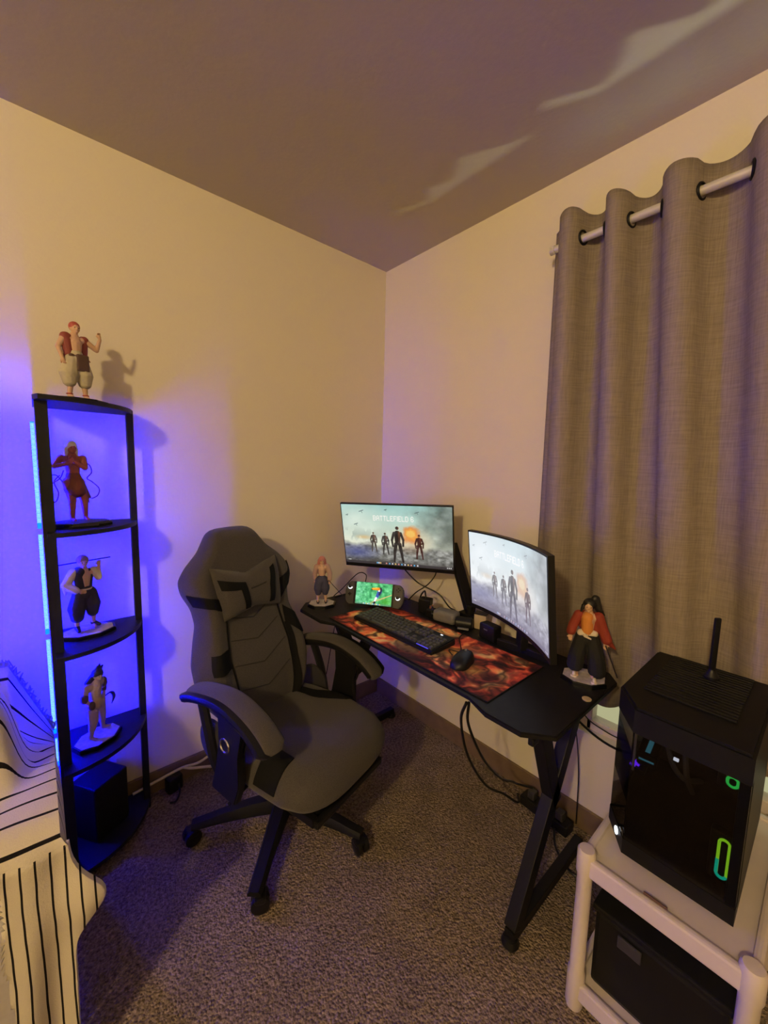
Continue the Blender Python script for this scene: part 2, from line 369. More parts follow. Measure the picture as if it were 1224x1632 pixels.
def wallpaper(W=512, H=288, washed=False):
    A = 16/9; X, Y = np.meshgrid(np.linspace(0, A, W), np.linspace(0, 1, H)); U = X/A
    img = np.zeros((H, W, 3)); t = np.clip((Y-0.4)/0.6, 0, 1)
    sky = np.array([232, 236, 212.])*(1-t[..., None])+np.array([158, 205, 198.])*t[..., None]
    sky = mixc(sky, (232, 242, 226), np.clip(1-np.hypot((U-.12)/.35, (Y-.75)/.5), 0, 1)*.7)
    img = sky+(fbm(X*4, Y*5, 4, 3)-.5)[..., None]*26
    sm = np.clip((U-.60)/.3+(fbm(X*3.2+.3, Y*4, 5, 9)-.5)*1.6-.15*np.abs(Y-.7), 0, 1)*np.clip((Y-.12)*3, 0, 1)
    img = mixc(img, (112, 118, 110), sm*.80)
    img = img+(sm*(fbm(X*7, Y*8, 4, 5)-.5)*100)[..., None]
    hz = np.clip(1-np.abs(Y-.5)/.13, 0, 1)*(fbm(X*14, Y*6, 3, 21) > .52)*np.clip(1-U*1.2, 0, 1)
    img = mixc(img, (150, 165, 155), hz*.6)
    g0 = .36+.10*np.clip(.35-U, 0, 1)-.06*np.clip(U-.5, 0, 1)+(fbm(X*7, X*0+3, 3, 4)-.5)*.10
    gm = np.clip((g0-Y)*14, 0, 1)
    gcol = np.array([136, 136, 130.])+(fbm(X*16, Y*26, 4, 8)-.5)[..., None]*150
    gcol = mixc(gcol, (84, 90, 146), np.clip(1-np.hypot((U-.12)/.26, (Y-.2)/.17), 0, 1)*.9)
    gcol = mixc(gcol, (44, 38, 36), np.clip((.13-Y)*8, 0, 1)*.72)
    gcol = mixc(gcol, (176, 170, 150), np.clip(1-np.hypot((U-.45)/.3, (Y-.34)/.06), 0, 1)*.6)
    img = img*(1-gm[..., None])+gcol*gm[..., None]
    ex = np.clip(1.15-np.hypot((U-.635)/.085, (Y-.53)/.15)+(fbm(X*11, Y*11, 4, 2)-.5)*1.1, 0, 1)
    img = mixc(img, (236, 120, 38), np.clip(ex*1.4, 0, 1)); img = mixc(img, (255, 214, 110), np.clip((ex-.45)*2.2, 0, 1))
    gl = np.clip(1-np.hypot((U-.64)/.22, (Y-.45)/.28), 0, 1); img = mixc(img, (240, 150, 80), gl*.35)
    img = mixc(img, (240, 170, 80), np.clip(1-np.hypot((U-.2)/.1, (Y-.46)/.05), 0, 1)*.5)
    for cx, cy, s, c, sd in [(.29, .22, .34, (78, 70, 64), 1), (.40, .18, .38, (66, 62, 60), 1), (.515, .06, .62, (52, 46, 44), 0), (.71, .14, .42, (74, 44, 40), 1)]:
        m = soldier(X, Y, cx*A, cy, s, sd); tex = (fbm(X*30, Y*30, 2, 6)-.5)[..., None]*50
        img = img*(1-m[..., None])+(np.array(c, float)+tex)*m[..., None]
        lit = m*np.clip(1-np.abs(X-(cx*A+.05*s))/.03, 0, 1)*np.clip((Y-.35)*4, 0, 1); img = mixc(img, (226, 120, 70), lit*.55)
    for x, y, s in [(.19, .90, .035), (.42, .93, .018), (.70, .90, .03), (.13, .68, .03), (.05, .83, .018)]:
        m = np.maximum(seg_mask(X, Y, x*A-s, y-.4*s, x*A+s, y+.3*s, .006), seg_mask(X, Y, x*A, y, x*A+.5*s, y-s, .004)); img = mixc(img, (84, 104, 104), m*.8)
    img = mixc(img, (250, 250, 240), text_mask(X, Y, 'BATTLEFIELD 6', .30*A, .745, .37*A, .085))
    tb = np.clip((.052-Y)*80, 0, 1); img = mixc(img, (58, 52, 54), tb*.8)
    for i in range(14):
        x = (.31+i*.029)*A if i > 2 else (.31+i*.015)*A
        m = (np.abs(X-x) < .012)*(np.abs(Y-.028) < .013); img = mixc(img, [(110, 190, 240), (235, 235, 240), (240, 200, 120), (225, 150, 140)][i % 4], m*.9)
    for x in (.03, .045, .95, .965, .98):
        img = mixc(img, (235, 235, 230), (np.abs(X-x*A) < .008)*(np.abs(Y-(.028 if x > .5 else .055)) < .008)*.9)
    if washed:
        g = img.mean(-1, keepdims=True); img = img*.55+g*.45; img = 92+img*.68
        img = img*np.array([.985, .99, 1.03]); img = mixc(img, (128, 112, 160), np.clip((.42-Y)*2.2, 0, 1)*.38)
        img = mixc(img, (240, 244, 246), np.clip((.98-U)*1.1, 0, 1)*np.clip((Y-.4)*1.6, 0, 1)*.45)
    return np.clip(img, 0, 255)
def bird_picture(W=160, H=100):
    A = 1.6; X, Y = np.meshgrid(np.linspace(0, A, W), np.linspace(0, 1, H))
    img = np.array([78, 178, 112.])+(fbm(X*9, Y*9, 4, 2)-.5)[..., None]*np.array([170, 170, 150.])
    img = mixc(img, (150, 215, 190), np.clip(.9-X/A*2.2, 0, 1)*np.clip(fbm(X*12, Y*14, 3, 7)*2-.6, 0, 1)*.8)
    img = mixc(img, (70, 160, 40), np.clip(1-np.hypot((X-1.35)/.4, (Y-.2)/.3), 0, 1)*.8)
    img = mixc(img, (206, 186, 120), seg_mask(X, Y, .75, .12, 1.6, .52, .02)); img = mixc(img, (190, 170, 110), seg_mask(X, Y, .6, .05, 1.3, .35, .012))
    img = mixc(img, (56, 82, 168), seg_mask(X, Y, 1.06, .62, .95, .36, .10, .06)); img = mixc(img, (34, 44, 84), seg_mask(X, Y, 1.12, .72, 1.06, .5, .05))
    img = mixc(img, (236, 238, 236), seg_mask(X, Y, .92, .32, .87, .18, .055, .04)); img = mixc(img, (30, 30, 36), seg_mask(X, Y, .87, .12, .84, .03, .05))
    img = mixc(img, (40, 44, 60), seg_mask(X, Y, 1.08, .74, 1.06, .72, .075)); img = mixc(img, (236, 236, 226), seg_mask(X, Y, 1.03, .70, 1.03, .66, .045))
    img = mixc(img, (244, 140, 34), seg_mask(X, Y, 1.0, .74, .72, .72, .065, .035)); img = mixc(img, (250, 196, 60), seg_mask(X, Y, .95, .78, .74, .75, .022))
    img = mixc(img, (40, 26, 22), seg_mask(X, Y, .72, .69, .68, .72, .014))
    img = mixc(img, (96, 128, 110), np.clip((.075-Y)*60, 0, 1)*.6)
    for i in range(12): img = mixc(img, [(240, 240, 240), (120, 190, 240), (240, 200, 120)][i % 3], (np.abs(X-(.38+i*.066)) < .02)*(np.abs(Y-.04) < .022)*.9)
    return np.clip(img, 0, 255)
def fire_print(W=300, H=120):
    A = 2.5; X, Y = np.meshgrid(np.linspace(0, A, W), np.linspace(0, 1, H))
    wx = fbm(X*2.2+4, Y*2.2, 4, 31)-.5; wy = fbm(X*2.2, Y*2.2+7, 4, 47)-.5
    f = fbm(X*2.0+wx*3.2, Y*3.4+wy*3.2, 5, 5); r = 1-np.abs(fbm(X*2.6+wy*2.4, Y*4+wx*2.4, 4, 77)-.5)*5
    img = np.zeros((H, W, 3))+np.array([40, 30, 32.])
    heat = np.clip((f-.37)*3.4, 0, 1)*.85+np.clip(r, 0, 1)*.36
    edge = np.clip(np.minimum(np.minimum(X, A-X)/.12, np.minimum(Y, 1-Y)/.03), 0, 1); heat = heat*(.5+.5*edge)
    img = mixc(img, (168, 56, 44), np.clip(heat*2.2, 0, 1)); img = mixc(img, (232, 104, 70), np.clip((heat-.30)*2.6, 0, 1))
    img = mixc(img, (250, 160, 100), np.clip((heat-.58)*3, 0, 1)); img = mixc(img, (252, 216, 140), np.clip((heat-.84)*4, 0, 1))
    drk = np.clip(1-np.abs(fbm(X*1.8+wy*3+9, Y*2.6+wx*3, 4, 91)-.5)*10, 0, 1); img = mixc(img, (30, 18, 20), drk*.8)
    gl = np.clip(1-np.hypot((X-1.86)/.42, (Y-.46+.35*(X-1.86))/.17), 0, 1); img = mixc(img, (255, 205, 90), gl*.85*np.clip(f*2-.4, 0, 1))
    smk = np.clip(1-np.hypot((X-1.35)/.4, (Y-.12)/.22), 0, 1); img = mixc(img, (46, 38, 42), smk*.7)
    return np.clip(img, 0, 255)
def to_lin(img):
    c = img/255.0; return np.where(c > .04045, ((c+.055)/1.055)**2.4, c/12.92)
def picture_mesh(name, img, fn, m, parent, attr='picture'):
    """a sheet whose vertices carry the printed or shown picture; fn(U,V)->xyz"""
    H, W = img.shape[:2]; U, V = np.meshgrid(np.linspace(0, 1, W), np.linspace(0, 1, H))
    co = fn(U.ravel(), V.ravel()).astype(np.float32)
    me = bpy.data.meshes.new(name); i = np.arange((H-1)*(W-1)); r = i//(W-1)*W+i % (W-1)
    f = np.stack([r, r+1, r+W+1, r+W], 1).astype(np.int32)
    me.vertices.add(H*W); me.vertices.foreach_set('co', co.ravel()); me.loops.add(f.size); me.loops.foreach_set('vertex_index', f.ravel())
    me.polygons.add(len(f)); me.polygons.foreach_set('loop_start', np.arange(0, f.size, 4, dtype=np.int32)); me.polygons.foreach_set('loop_total', np.full(len(f), 4, np.int32))
    me.update(); me.validate()
    ca = me.color_attributes.new(attr, 'FLOAT_COLOR', 'POINT'); lin = to_lin(img).reshape(-1, 3)
    ca.data.foreach_set('color', np.concatenate([lin, np.ones((H*W, 1))], 1).astype(np.float32).ravel())
    me.materials.append(MATS[m]); o = bpy.data.objects.new(name, me); COL.objects.link(o)
    if parent: o.parent = parent
    return o

# ================================================================== the room
XW, YW, HC = -4.0, -3.6, 2.44
def quad(pts):
    bm = bmesh.new(); bm.faces.new([bm.verts.new(p) for p in pts]); return bm
struct('floor', bx(((XW)/2, YW/2, -0.05), (-XW+0.2, -YW+0.2, 0.1)), 'carpet')
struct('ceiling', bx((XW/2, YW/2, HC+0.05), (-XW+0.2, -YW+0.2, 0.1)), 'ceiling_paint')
struct('wall_left', bx((XW/2, 0.05, HC/2), (-XW+0.2, 0.1, HC)), 'wall_paint')
struct('wall_back', bx((XW/2, YW-0.05, HC/2), (-XW+0.2, 0.1, HC)), 'wall_paint')
struct('wall_side', bx((XW-0.05, YW/2, HC/2), (0.1, -YW, HC)), 'wall_paint')
# right wall with the window opening behind the curtain
WY0, WY1, WZ0, WZ1 = -2.30, -1.185, 0.385, 2.226
bm = bmesh.new()
box(bm, (0.05, WY1/2, HC/2), (0.1, -WY1, HC)); box(bm, (0.05, (WY0+YW)/2, HC/2), (0.1, WY0-YW, HC))
box(bm, (0.05, (WY0+WY1)/2, WZ0/2), (0.1, WY1-WY0, WZ0)); box(bm, (0.05, (WY0+WY1)/2, (HC+WZ1)/2), (0.1, WY1-WY0, HC-WZ1))
struct('wall_right', bm, 'wall_paint')
bm = bmesh.new(); box(bm, (-0.006, YW/2, 0.045), (0.012, -YW, 0.09), 0.003); struct('baseboard_right', bm, 'baseboard_vinyl')
bm = bmesh.new(); box(bm, (XW/2, -0.006, 0.045), (-XW, 0.012, 0.09), 0.003); struct('baseboard_left', bm, 'baseboard_vinyl')
bm = bmesh.new()
for y in (WY0+0.02, WY1-0.02, (WY0+WY1)/2): box(bm, (0.06, y, (WZ0+WZ1)/2), (0.05, 0.04, WZ1-WZ0), 0.004)
for z in (WZ0+0.02, WZ1-0.02): box(bm, (0.06, (WY0+WY1)/2, z), (0.05, WY1-WY0-0.04, 0.04), 0.004)
win = struct('window_1', bm, 'white_plastic')
for s in (0, 1):
    y0 = WY0+0.04+s*(WY1-WY0-0.02)/2
    finish('pane', bx((0.06, y0+0.26, (WZ0+WZ1)/2), (0.006, 0.52, WZ1-WZ0-0.08)), 'window_glass', win)

# ------------------------------------------------------------------ curtain, rod
FR_Y = [-0.94, -1.07, -1.21, -1.37, -1.58, -1.78, -1.98, -2.18, -2.38, -2.55]; FR_P = [-0.7, 0, 1, 2, 3, 4, 5, 6, 7, 8]
CX0 = -0.078
def curt(ph, z):
    y = float(np.interp(ph, FR_P, FR_Y)); d = (2.235-z)/1.7
    k = min(1, (-1.0-y)/0.35) if y < -1.0 else 0
    y2 = y-0.11*k*min(1, d)*(1.0 if y > -1.7 else 1.0)
    amp = 0.050-0.012*min(1, d*1.3)
    w = math.cos(2*math.pi*ph); w = math.copysign(abs(w)**0.6, w)
    x = CX0+0.032*min(1, d*1.3)-amp*(w if w > 0 else 0.85*w)
    x -= 0.004*math.sin(ph*3.1+z*2.2)*d+0.004*math.sin(ph*17+z*1.5)*d
    zz = z+(0.006*w+0.008*math.sin(ph*2.3+1.0))*(1-min(1, d*12))
    return (x, y2, zz)
bm = bmesh.new(); nP, nZ = 170, 26; g = []
for j in range(nZ+1):
    z = 2.235-(2.235-0.56)*(j/nZ)**1.15; g.append([bm.verts.new(curt(-0.42+(7.6)*i/nP, z)) for i in range(nP+1)])
for j in range(nZ):
    for i in range(nP): bm.faces.new((g[j][i], g[j+1][i], g[j+1][i+1], g[j][i+1]))
cur = thing('curtain', 'long taupe linen grommet curtain hanging over the window by the desk', 'curtain', (0, 0, 0))
pan = finish('curtain_panel', bm, 'curtain_linen', cur, smooth=60)
sol = pan.modifiers.new('thick', 'SOLIDIFY'); sol.thickness = 0.003
ROD_Z = 2.155
for ph in (0.25, 0.75, 1.25, 1.75, 2.25, 2.75, 3.25, 3.75):
    a = Vector(curt(ph-0.01, ROD_Z)); b = Vector(curt(ph+0.01, ROD_Z)); t = (b-a).normalized(); nrm = t.cross(Vector((0, 0, 1)))
    bm = bmesh.new(); ring(bm, (a+b)/2, 0.021, 0.004, nrm.to_track_quat('Z', 'Y').to_matrix(), 20, 6)
    finish('grommet', bm, 'black_metal', cur, smooth=True)
rod = thing('curtain_rod', 'white metal curtain rod threaded through the taupe curtain', 'curtain rod', (CX0, -1.0, ROD_Z))
bm = bmesh.new(); tube(bm, [(0, -0.005, 0), (0, -1.5, 0)], 0.0125, 14, False); finish('rod_tube', bm, 'rod_white', rod, smooth=True)
bm = bmesh.new(); lathe(bm, [(0.006, 0.012), (0.015, 0.010), (0.015, -0.006), (0.0125, -0.008)], 14, (0, -0.005, 0), RX(-math.pi/2)); finish('end_cap', bm, 'rod_white', rod, smooth=True)
bm = bmesh.new(); box(bm, (0.040, -0.03, 0), (0.07, 0.012, 0.012), 0.002); box(bm, (0.0755, -0.03, 0.0), (0.004, 0.022, 0.06), 0.001)
finish('bracket', bm, 'rod_white', rod)

# ------------------------------------------------------------------ corner shelf by the left wall
SHX, SHY, SHR = -1.505, -0.018, 0.262
LV = [0.035, 0.392, 0.771, 1.149, 1.544]
shelf = thing('corner_shelf', 'tall black quarter-round shelf tower lit blue against the wall', 'shelf', (SHX, SHY, 0))
def qround(r, inset=0.0, n=20):
    return [(0, 0)]+[(r*math.sin(math.pi/2*i/n), -r*math.cos(math.pi/2*i/n)) for i in range(n+1)]
for z in LV:
    bm = bmesh.new(); prism(bm, ([(-0.012, 0), (-0.012, -0.225)]+qround(SHR)[1:]) if z > 1.4 else qround(SHR), -0.007, 0.007)  # top board's left overhang is added to hold back the strip's upward light
    o = finish('shelf_board', bm, 'shelf_black', shelf, smooth=30); o.location = (0, 0, z)
for nm, c, s in (('post', (0.006, -0.205, 0.775), (0.030, 0.016, 1.55)), ('post', (0.247, -0.052, 0.775), (0.022, 0.018, 1.55)), ('post', (0.004, -0.008, 0.775), (0.016, 0.016, 1.55))):
    finish(nm, bx(c, s, 0.002), 'shelf_black', shelf)
led = thing('led_strip', 'glowing blue light strip running up the back of the shelf tower', 'light strip', (-1.5205, -0.100, 0.33))
for a, b in [(0.0, 0.10), (0.12, 0.45), (0.47, 0.80), (0.82, 1.155)]:
    seg_o = finish('lit_strip', bx((0, 0, (a+b)/2), (0.010, 0.006, b-a)), 'led_blue', led)
    for i in range(int((b-a)/0.0165)):
        finish('diode', bx((0, -0.0034, a+0.010+i*0.0165), (0.0096, 0.0012, 0.0155)), 'led_chip', seg_o) if i else None
cable('led_wire', [(-1.5205, -0.100, 0.326), (-1.522, -0.092, 0.20), (-1.532, -0.06, 0.05), (-1.56, -0.04, 0.012)], 0.0025, 'black_plastic')
tag(bpy.data.objects['led_wire'], 'thin dark wire dangling below the blue light strip', 'wire')
# black bass box on the lowest board
sub = thing('speaker_box', 'black box speaker with round knobs on the lowest shelf board', 'speaker', (-1.408, -0.105, LV[0]+0.0072))
rotS = Matrix.Rotation(math.radians(33), 4, 'Z')
finish('cabinet', bx((0, 0, 0.1), (0.125, 0.115, 0.2), 0.006, rotS), 'black_plastic', sub)
for (x, z, r) in ((0.0, 0.135, 0.016), (-0.028, 0.12, 0.006), (0.026, 0.165, 0.006), (0.03, 0.12, 0.006)):
    bm = bmesh.new(); c = rotS @ Vector((0.0635, x, z)); lathe(bm, [(r, 0), (r, 0.006), (r*0.8, 0.009)], 16, c, (rotS.to_3x3() @ RY(math.pi/2)))
    finish('knob', bm, 'grey_plastic', sub, smooth=30)

# ------------------------------------------------------------------ figurines (plain stand-ins)
def limb(bm, pts, radii):
    for i in range(len(pts)-1):
        a, b = Vector(pts[i]), Vector(pts[i+1])
        tube(bm, [a, b], [radii[i], radii[i+1]], 10, False)
    for p, r in zip(pts, radii): ball(bm, p, r*1.0, sub=2)
def garment(name, parts, m, parent, vox=0.0022, sm=2):
    """union of tapered tubes and balls melted into one skin"""
    bm = bmesh.new()
    for q in parts:
        if q[0] == 'l': limb(bm, q[1], q[2])
        elif q[0] == 'b': ball(bm, q[1], q[2], q[3] if len(q) > 3 else (1, 1, 1), 2, q[4] if len(q) > 4 else None)
        elif q[0] == 'x': box(bm, q[1], q[2], q[3] if len(q) > 3 else 0.001, q[4] if len(q) > 4 else None)
    o = finish(name, bm, m, parent, smooth=True)
    r = o.modifiers.new('melt', 'REMESH'); r.mode = 'VOXEL'; r.voxel_size = vox; r.use_smooth_shade = True
    s = o.modifiers.new('smooth', 'SMOOTH'); s.factor = 0.5; s.iterations = sm
    return o
def hand(wrist, d, side, k, curl=0.5):
    """palm, four fingers, thumb"""
    w = Vector(wrist); d = Vector(d).normalized(); s = Vector((0, 1, 0)).cross(d)
    if s.length < 0.2: s = Vector((1, 0, 0))
    s.normalize(); n = d.cross(s); out = [('b', w+d*0.035*k, 0.026*k, (1, 0.8, 1.1))]
    for i, l in enumerate((0.040, 0.047, 0.045, 0.034)):
        b = w+d*0.050*k+s*(i-1.5)*0.013*k
        out.append(('l', [b, b+d*l*0.5*k, b+d*l*0.8*k-n*l*curl*k], [0.0075*k, 0.007*k, 0.006*k]))
    b = w+d*0.03*k-s*0.024*k*side
    out.append(('l', [b, b+d*0.022*k-s*0.016*k*side], [0.008*k, 0.0065*k])); return out
def base_plate(parent, r, h, top, n=8, rot=0.2, sx=1.0, sy=1.0, rim='black_gloss'):
    P = [(r*sx*math.cos(2*math.pi*i/n+rot), r*sy*math.sin(2*math.pi*i/n+rot)) for i in range(n)]
    bm = bmesh.new(); prism(bm, P, 0, h); es = [e for e in bm.edges if all(v.co.z > h*0.9 for v in e.verts)]
    bmesh.ops.bevel(bm, geom=es, offset=0.002, segments=2, affect='EDGES'); finish('base', bm, rim, parent)
    bm = bmesh.new(); prism(bm, [(x*0.90, y*0.90) for x, y in P], h, h+0.0012); finish('base_top', bm, top, parent)
mat('base_stone', (0.50, 0.46, 0.42), 0.7, noise=0.25, nscale=60)
mat('base_dark', (0.02, 0.02, 0.022), 0.5)
mat('hair_red', (0.42, 0.085, 0.06), 0.6); mat('vest_red', (0.26, 0.055, 0.045), 0.65); mat('cream_cloth', (0.50, 0.45, 0.33), 0.8, noise=0.1)
mat('hair_white', (0.72, 0.68, 0.62), 0.6); mat('clay_red', (0.30, 0.075, 0.04), 0.55, noise=0.15); mat('clay_dark', (0.14, 0.03, 0.025), 0.6)
mat('hair_brown', (0.30, 0.17, 0.13), 0.6); mat('navy_cloth', (0.030, 0.026, 0.045), 0.8); mat('cloth_white', (0.68, 0.60, 0.50), 0.8)
mat('hair_black', (0.010, 0.009, 0.010), 0.5); mat('tan_body', (0.48, 0.36, 0.29), 0.6, noise=0.1); mat('strap_dark', (0.10, 0.055, 0.04), 0.7)
mat('hair_pink', (0.50, 0.19, 0.17), 0.6); mat('blue_cloth', (0.045, 0.045, 0.10), 0.8); mat('coat_pale', (0.46, 0.30, 0.26), 0.8)
mat('jacket_red', (0.27, 0.035, 0.018), 0.75); mat('shirt_orange', (0.66, 0.25, 0.05), 0.75); mat('black_cloth', (0.008, 0.008, 0.009), 0.85)
mat('steel', (0.25, 0.25, 0.27), 0.3, 0.8); mat('blade_dark', (0.03, 0.025, 0.03), 0.4, 0.3); mat('red_band', (0.42, 0.05, 0.04), 0.6); mat('eye_dark', (0.01, 0.01, 0.01), 0.4)
def figure_body(k, J, skin='skin', parent=None, bare_arms=True, bulk=1.0):
    """one continuous figure; J holds joints in units of body height"""
    V = {n: Vector(p)*k for n, p in J.items()}; b = bulk*k
    P = [('b', V['head'], 0.062*k, (0.86, 0.98, 1.18)), ('b', V['head']+Vector((0, -0.062, -0.008))*k, 0.012*k, (0.8, 1, 1.3)),
         ('b', V['head']+Vector((0, -0.045, -0.048))*k, 0.020*k, (1.1, 0.9, 0.8)),
         ('b', V['head']+Vector((0.055, 0.005, -0.008))*k, 0.013*k, (0.5, 1, 1.4)), ('b', V['head']+Vector((-0.055, 0.005, -0.008))*k, 0.013*k, (0.5, 1, 1.4)),
         ('l', [V['head']+Vector((0, 0.008, -0.05))*k, V['neck']], [0.030*k, 0.036*k]),
         ('l', [V['neck'], V['chest'], V['waist'], V['pelvis']], [0.050*b, 0.082*b, 0.066*b, 0.078*b])]
    for s in ('r', 'l'):
        P += [('l', [V['chest']*0.35+V['sh_'+s]*0.65, V['sh_'+s], V['el_'+s], V['wr_'+s]], [0.050*b, 0.043*b, 0.032*b, 0.022*b])]
        d = V['wr_'+s]-V['el_'+s]; P += hand(V['wr_'+s], J.get('hd_'+s, d), 1 if s == 'r' else -1, k)
        P += [('l', [V['hip_'+s], V['kn_'+s], V['an_'+s]], [0.066*b, 0.044*b, 0.026*b]), ('l', [V['an_'+s]-Vector((0, 0, 0.012*k)), V['an_'+s]+Vector(J.get('ft_'+s, (0, -0.075, -0.02)))*k], [0.026*k, 0.018*k])]
    o = garment('body', P, skin, parent, 0.0019)
    bm = bmesh.new()
    for s in (-1, 1): ball(bm, V['head']+Vector((s*0.023, -0.054, 0.002))*k, 0.007*k, (1.3, 0.6, 0.8), 1)
    finish('eyes', bm, 'eye_dark', parent, smooth=True)
    return V
def stand_pose(**kw):
    J = dict(head=(0, 0, .925), neck=(0, .005, .835), chest=(0, 0, .74), waist=(0, 0, .60), pelvis=(0, 0, .525),
             sh_r=(.115, 0, .80), el_r=(.165, .01, .645), wr_r=(.175, -.02, .50), sh_l=(-.115, 0, .80), el_l=(-.165, .01, .645), wr_l=(-.175, -.02, .50),
             hip_r=(.055, 0, .50), kn_r=(.075, -.01, .275), an_r=(.085, .01, .045), hip_l=(-.055, 0, .50), kn_l=(-.075, -.01, .275), an_l=(-.085, .01, .045))
    J.update(kw); return J
def v3(V, *o): return V+Vector(o)

# 1: top of the shelf: cropped red hair, maroon vest, baggy cream trousers, one arm raised
f = thing('figurine', 'collectible figurine in maroon vest and baggy cream trousers, arm raised, atop the shelf tower', 'figurine', (-1.405, -0.135, LV[4]+0.0072), math.radians(20), 'collectible figurines')
base_plate(f, 0.085, 0.010, 'base_dark', 8, 0.3, 1.0, 0.8)
b = (f, (0, 0, 0.0112)); k = 0.235
V = figure_body(k, stand_pose(el_r=(.25, -.02, .70), wr_r=(.285, -.05, .85), hd_r=(-.25, -.1, 1), head=(.01, -.005, .925), el_l=(-.185, .02, .655), wr_l=(-.165, -.03, .51), an_r=(.095, .0, .045), an_l=(-.095, 0, .045)), 'skin', b)
garment('vest', [('l', [v3(V['chest'], -0.022, 0.004, 0.012), v3(V['waist'], -0.016, 0.004, 0)], [0.0165, 0.0150]), ('l', [v3(V['chest'], 0.024, 0.004, 0.012), v3(V['waist'], 0.026, 0.006, -0.004)], [0.0145, 0.010]),
                 ('b', v3(V['chest'], 0, 0.014, -0.002), 0.020, (1.5, 0.6, 1.4)), ('b', V['sh_r'], 0.0125), ('b', V['sh_l'], 0.0125), ('l', [v3(V['waist'], 0.026, 0.004, -0.004), v3(V['waist'], 0.042, 0.0, -0.018)], [0.006, 0.0015]), ('l', [v3(V['waist'], -0.026, 0.002, -0.006), v3(V['waist'], -0.040, 0, -0.036)], [0.006, 0.002])], 'vest_red', b)
garment('trousers', [('l', [v3(V['pelvis'], 0, 0, 0.012), v3(V['pelvis'], 0, 0, -0.008)], [0.021, 0.023]), ('l', [V['hip_r'], v3(V['kn_r'], 0.002, 0, 0.012), v3(V['kn_r'], 0.003, 0, -0.012)], [0.021, 0.025, 0.019]), ('l', [V['hip_l'], v3(V['kn_l'], -0.004, 0, 0.012), v3(V['kn_l'], -0.004, 0, -0.012)], [0.021, 0.026, 0.019])], 'cream_cloth', b)
garment('apron', [('x', v3(V['pelvis'], 0.010, -0.022, -0.012), (0.034, 0.007, 0.052), 0.003), ('l', [v3(V['waist'], -0.018, -0.012, -0.010), v3(V['waist'], 0.022, -0.012, -0.010)], [0.0065, 0.0065])], 'strap_dark', b)
garment('hair', [('b', v3(V['head'], 0, 0.004, 0.006), 0.0165, (0.95, 1.0, 1.0))], 'hair_red', b)
for s in ('an_r', 'an_l'):
    bm = bmesh.new(); ring(bm, v3(V[s], 0, 0, 0.004), 0.0075, 0.0018, None, 14, 6); finish('ankle_band', bm, 'red_band', b, smooth=True)

# 2: upper shelf: white hair, clay red body, thin looping cords
f = thing('figurine', 'clay red figurine with long pale hair and thin looping cords on the upper shelf board', 'figurine', (-1.418, -0.140, LV[3]+0.0072), math.radians(18), 'collectible figurines')
base_plate(f, 0.098, 0.014, 'base_dark', 8, 0.25, 0.92, 0.72)
b = (f, (-0.012, 0.002, 0.0152)); k = 0.255
V = figure_body(k, stand_pose(head=(-.005, -.01, .925), el_r=(.10, -.08, .68), wr_r=(-.02, -.10, .76), hd_r=(-.5, -.1, .6), el_l=(-.20, -.03, .70), wr_l=(-.12, -.10, .72), hd_l=(.8, -.1, .5), an_r=(.115, .01, .045), kn_r=(.10, -.01, .275), an_l=(-.035, 0, .045), kn_l=(-.03, -.01, .275)), 'clay_red', b)
garment('hair', [('b', v3(V['head'], 0, 0.004, 0.006), 0.0185, (0.95, 1.0, 1.05)), ('l', [v3(V['head'], -0.012, 0.006, -0.004), v3(V['neck'], -0.014, 0.006, -0.006)], [0.010, 0.005]), ('l', [v3(V['head'], 0.012, 0.008, -0.004), v3(V['neck'], 0.014, 0.006, -0.010)], [0.010, 0.004])], 'hair_white', b)
garment('skirt', [('l', [v3(V['waist'], 0, 0, -0.005), v3(V['pelvis'], 0.004, 0, -0.028)], [0.020, 0.031]), ('l', [v3(V['pelvis'], 0.024, 0.004, -0.02), v3(V['pelvis'], 0.046, 0.0, -0.06)], [0.012, 0.002]), ('l', [v3(V['pelvis'], 0.03, 0.004, -0.04), v3(V['pelvis'], 0.040, 0.0, -0.075)], [0.009, 0.002])], 'clay_dark', b)
for pts in ([(0.022, 0.01, 0.195), (0.045, 0.0, 0.185), (0.050, -0.005, 0.160), (0.038, 0, 0.140), (0.052, 0, 0.128), (0.070, -0.004, 0.105), (0.066, 0, 0.082), (0.048, 0, 0.072)],
            [(-0.030, 0, 0.185), (-0.060, 0.0, 0.180), (-0.085, -0.01, 0.165), (-0.070, -0.01, 0.15), (-0.045, 0, 0.150), (-0.028, 0, 0.125), (-0.022, 0, 0.105)],
            [(-0.025, 0, 0.165), (-0.04, -0.01, 0.14), (-0.066, -0.01, 0.12), (-0.080, -0.005, 0.095), (-0.068, -0.004, 0.070), (-0.050, 0, 0.068), (-0.042, 0, 0.095), (-0.050, 0.004, 0.128), (-0.036, 0, 0.150)]):
    bm = bmesh.new(); tube(bm, pts, 0.0017, 6); finish('looping_cord', bm, 'clay_dark', b, smooth=True)

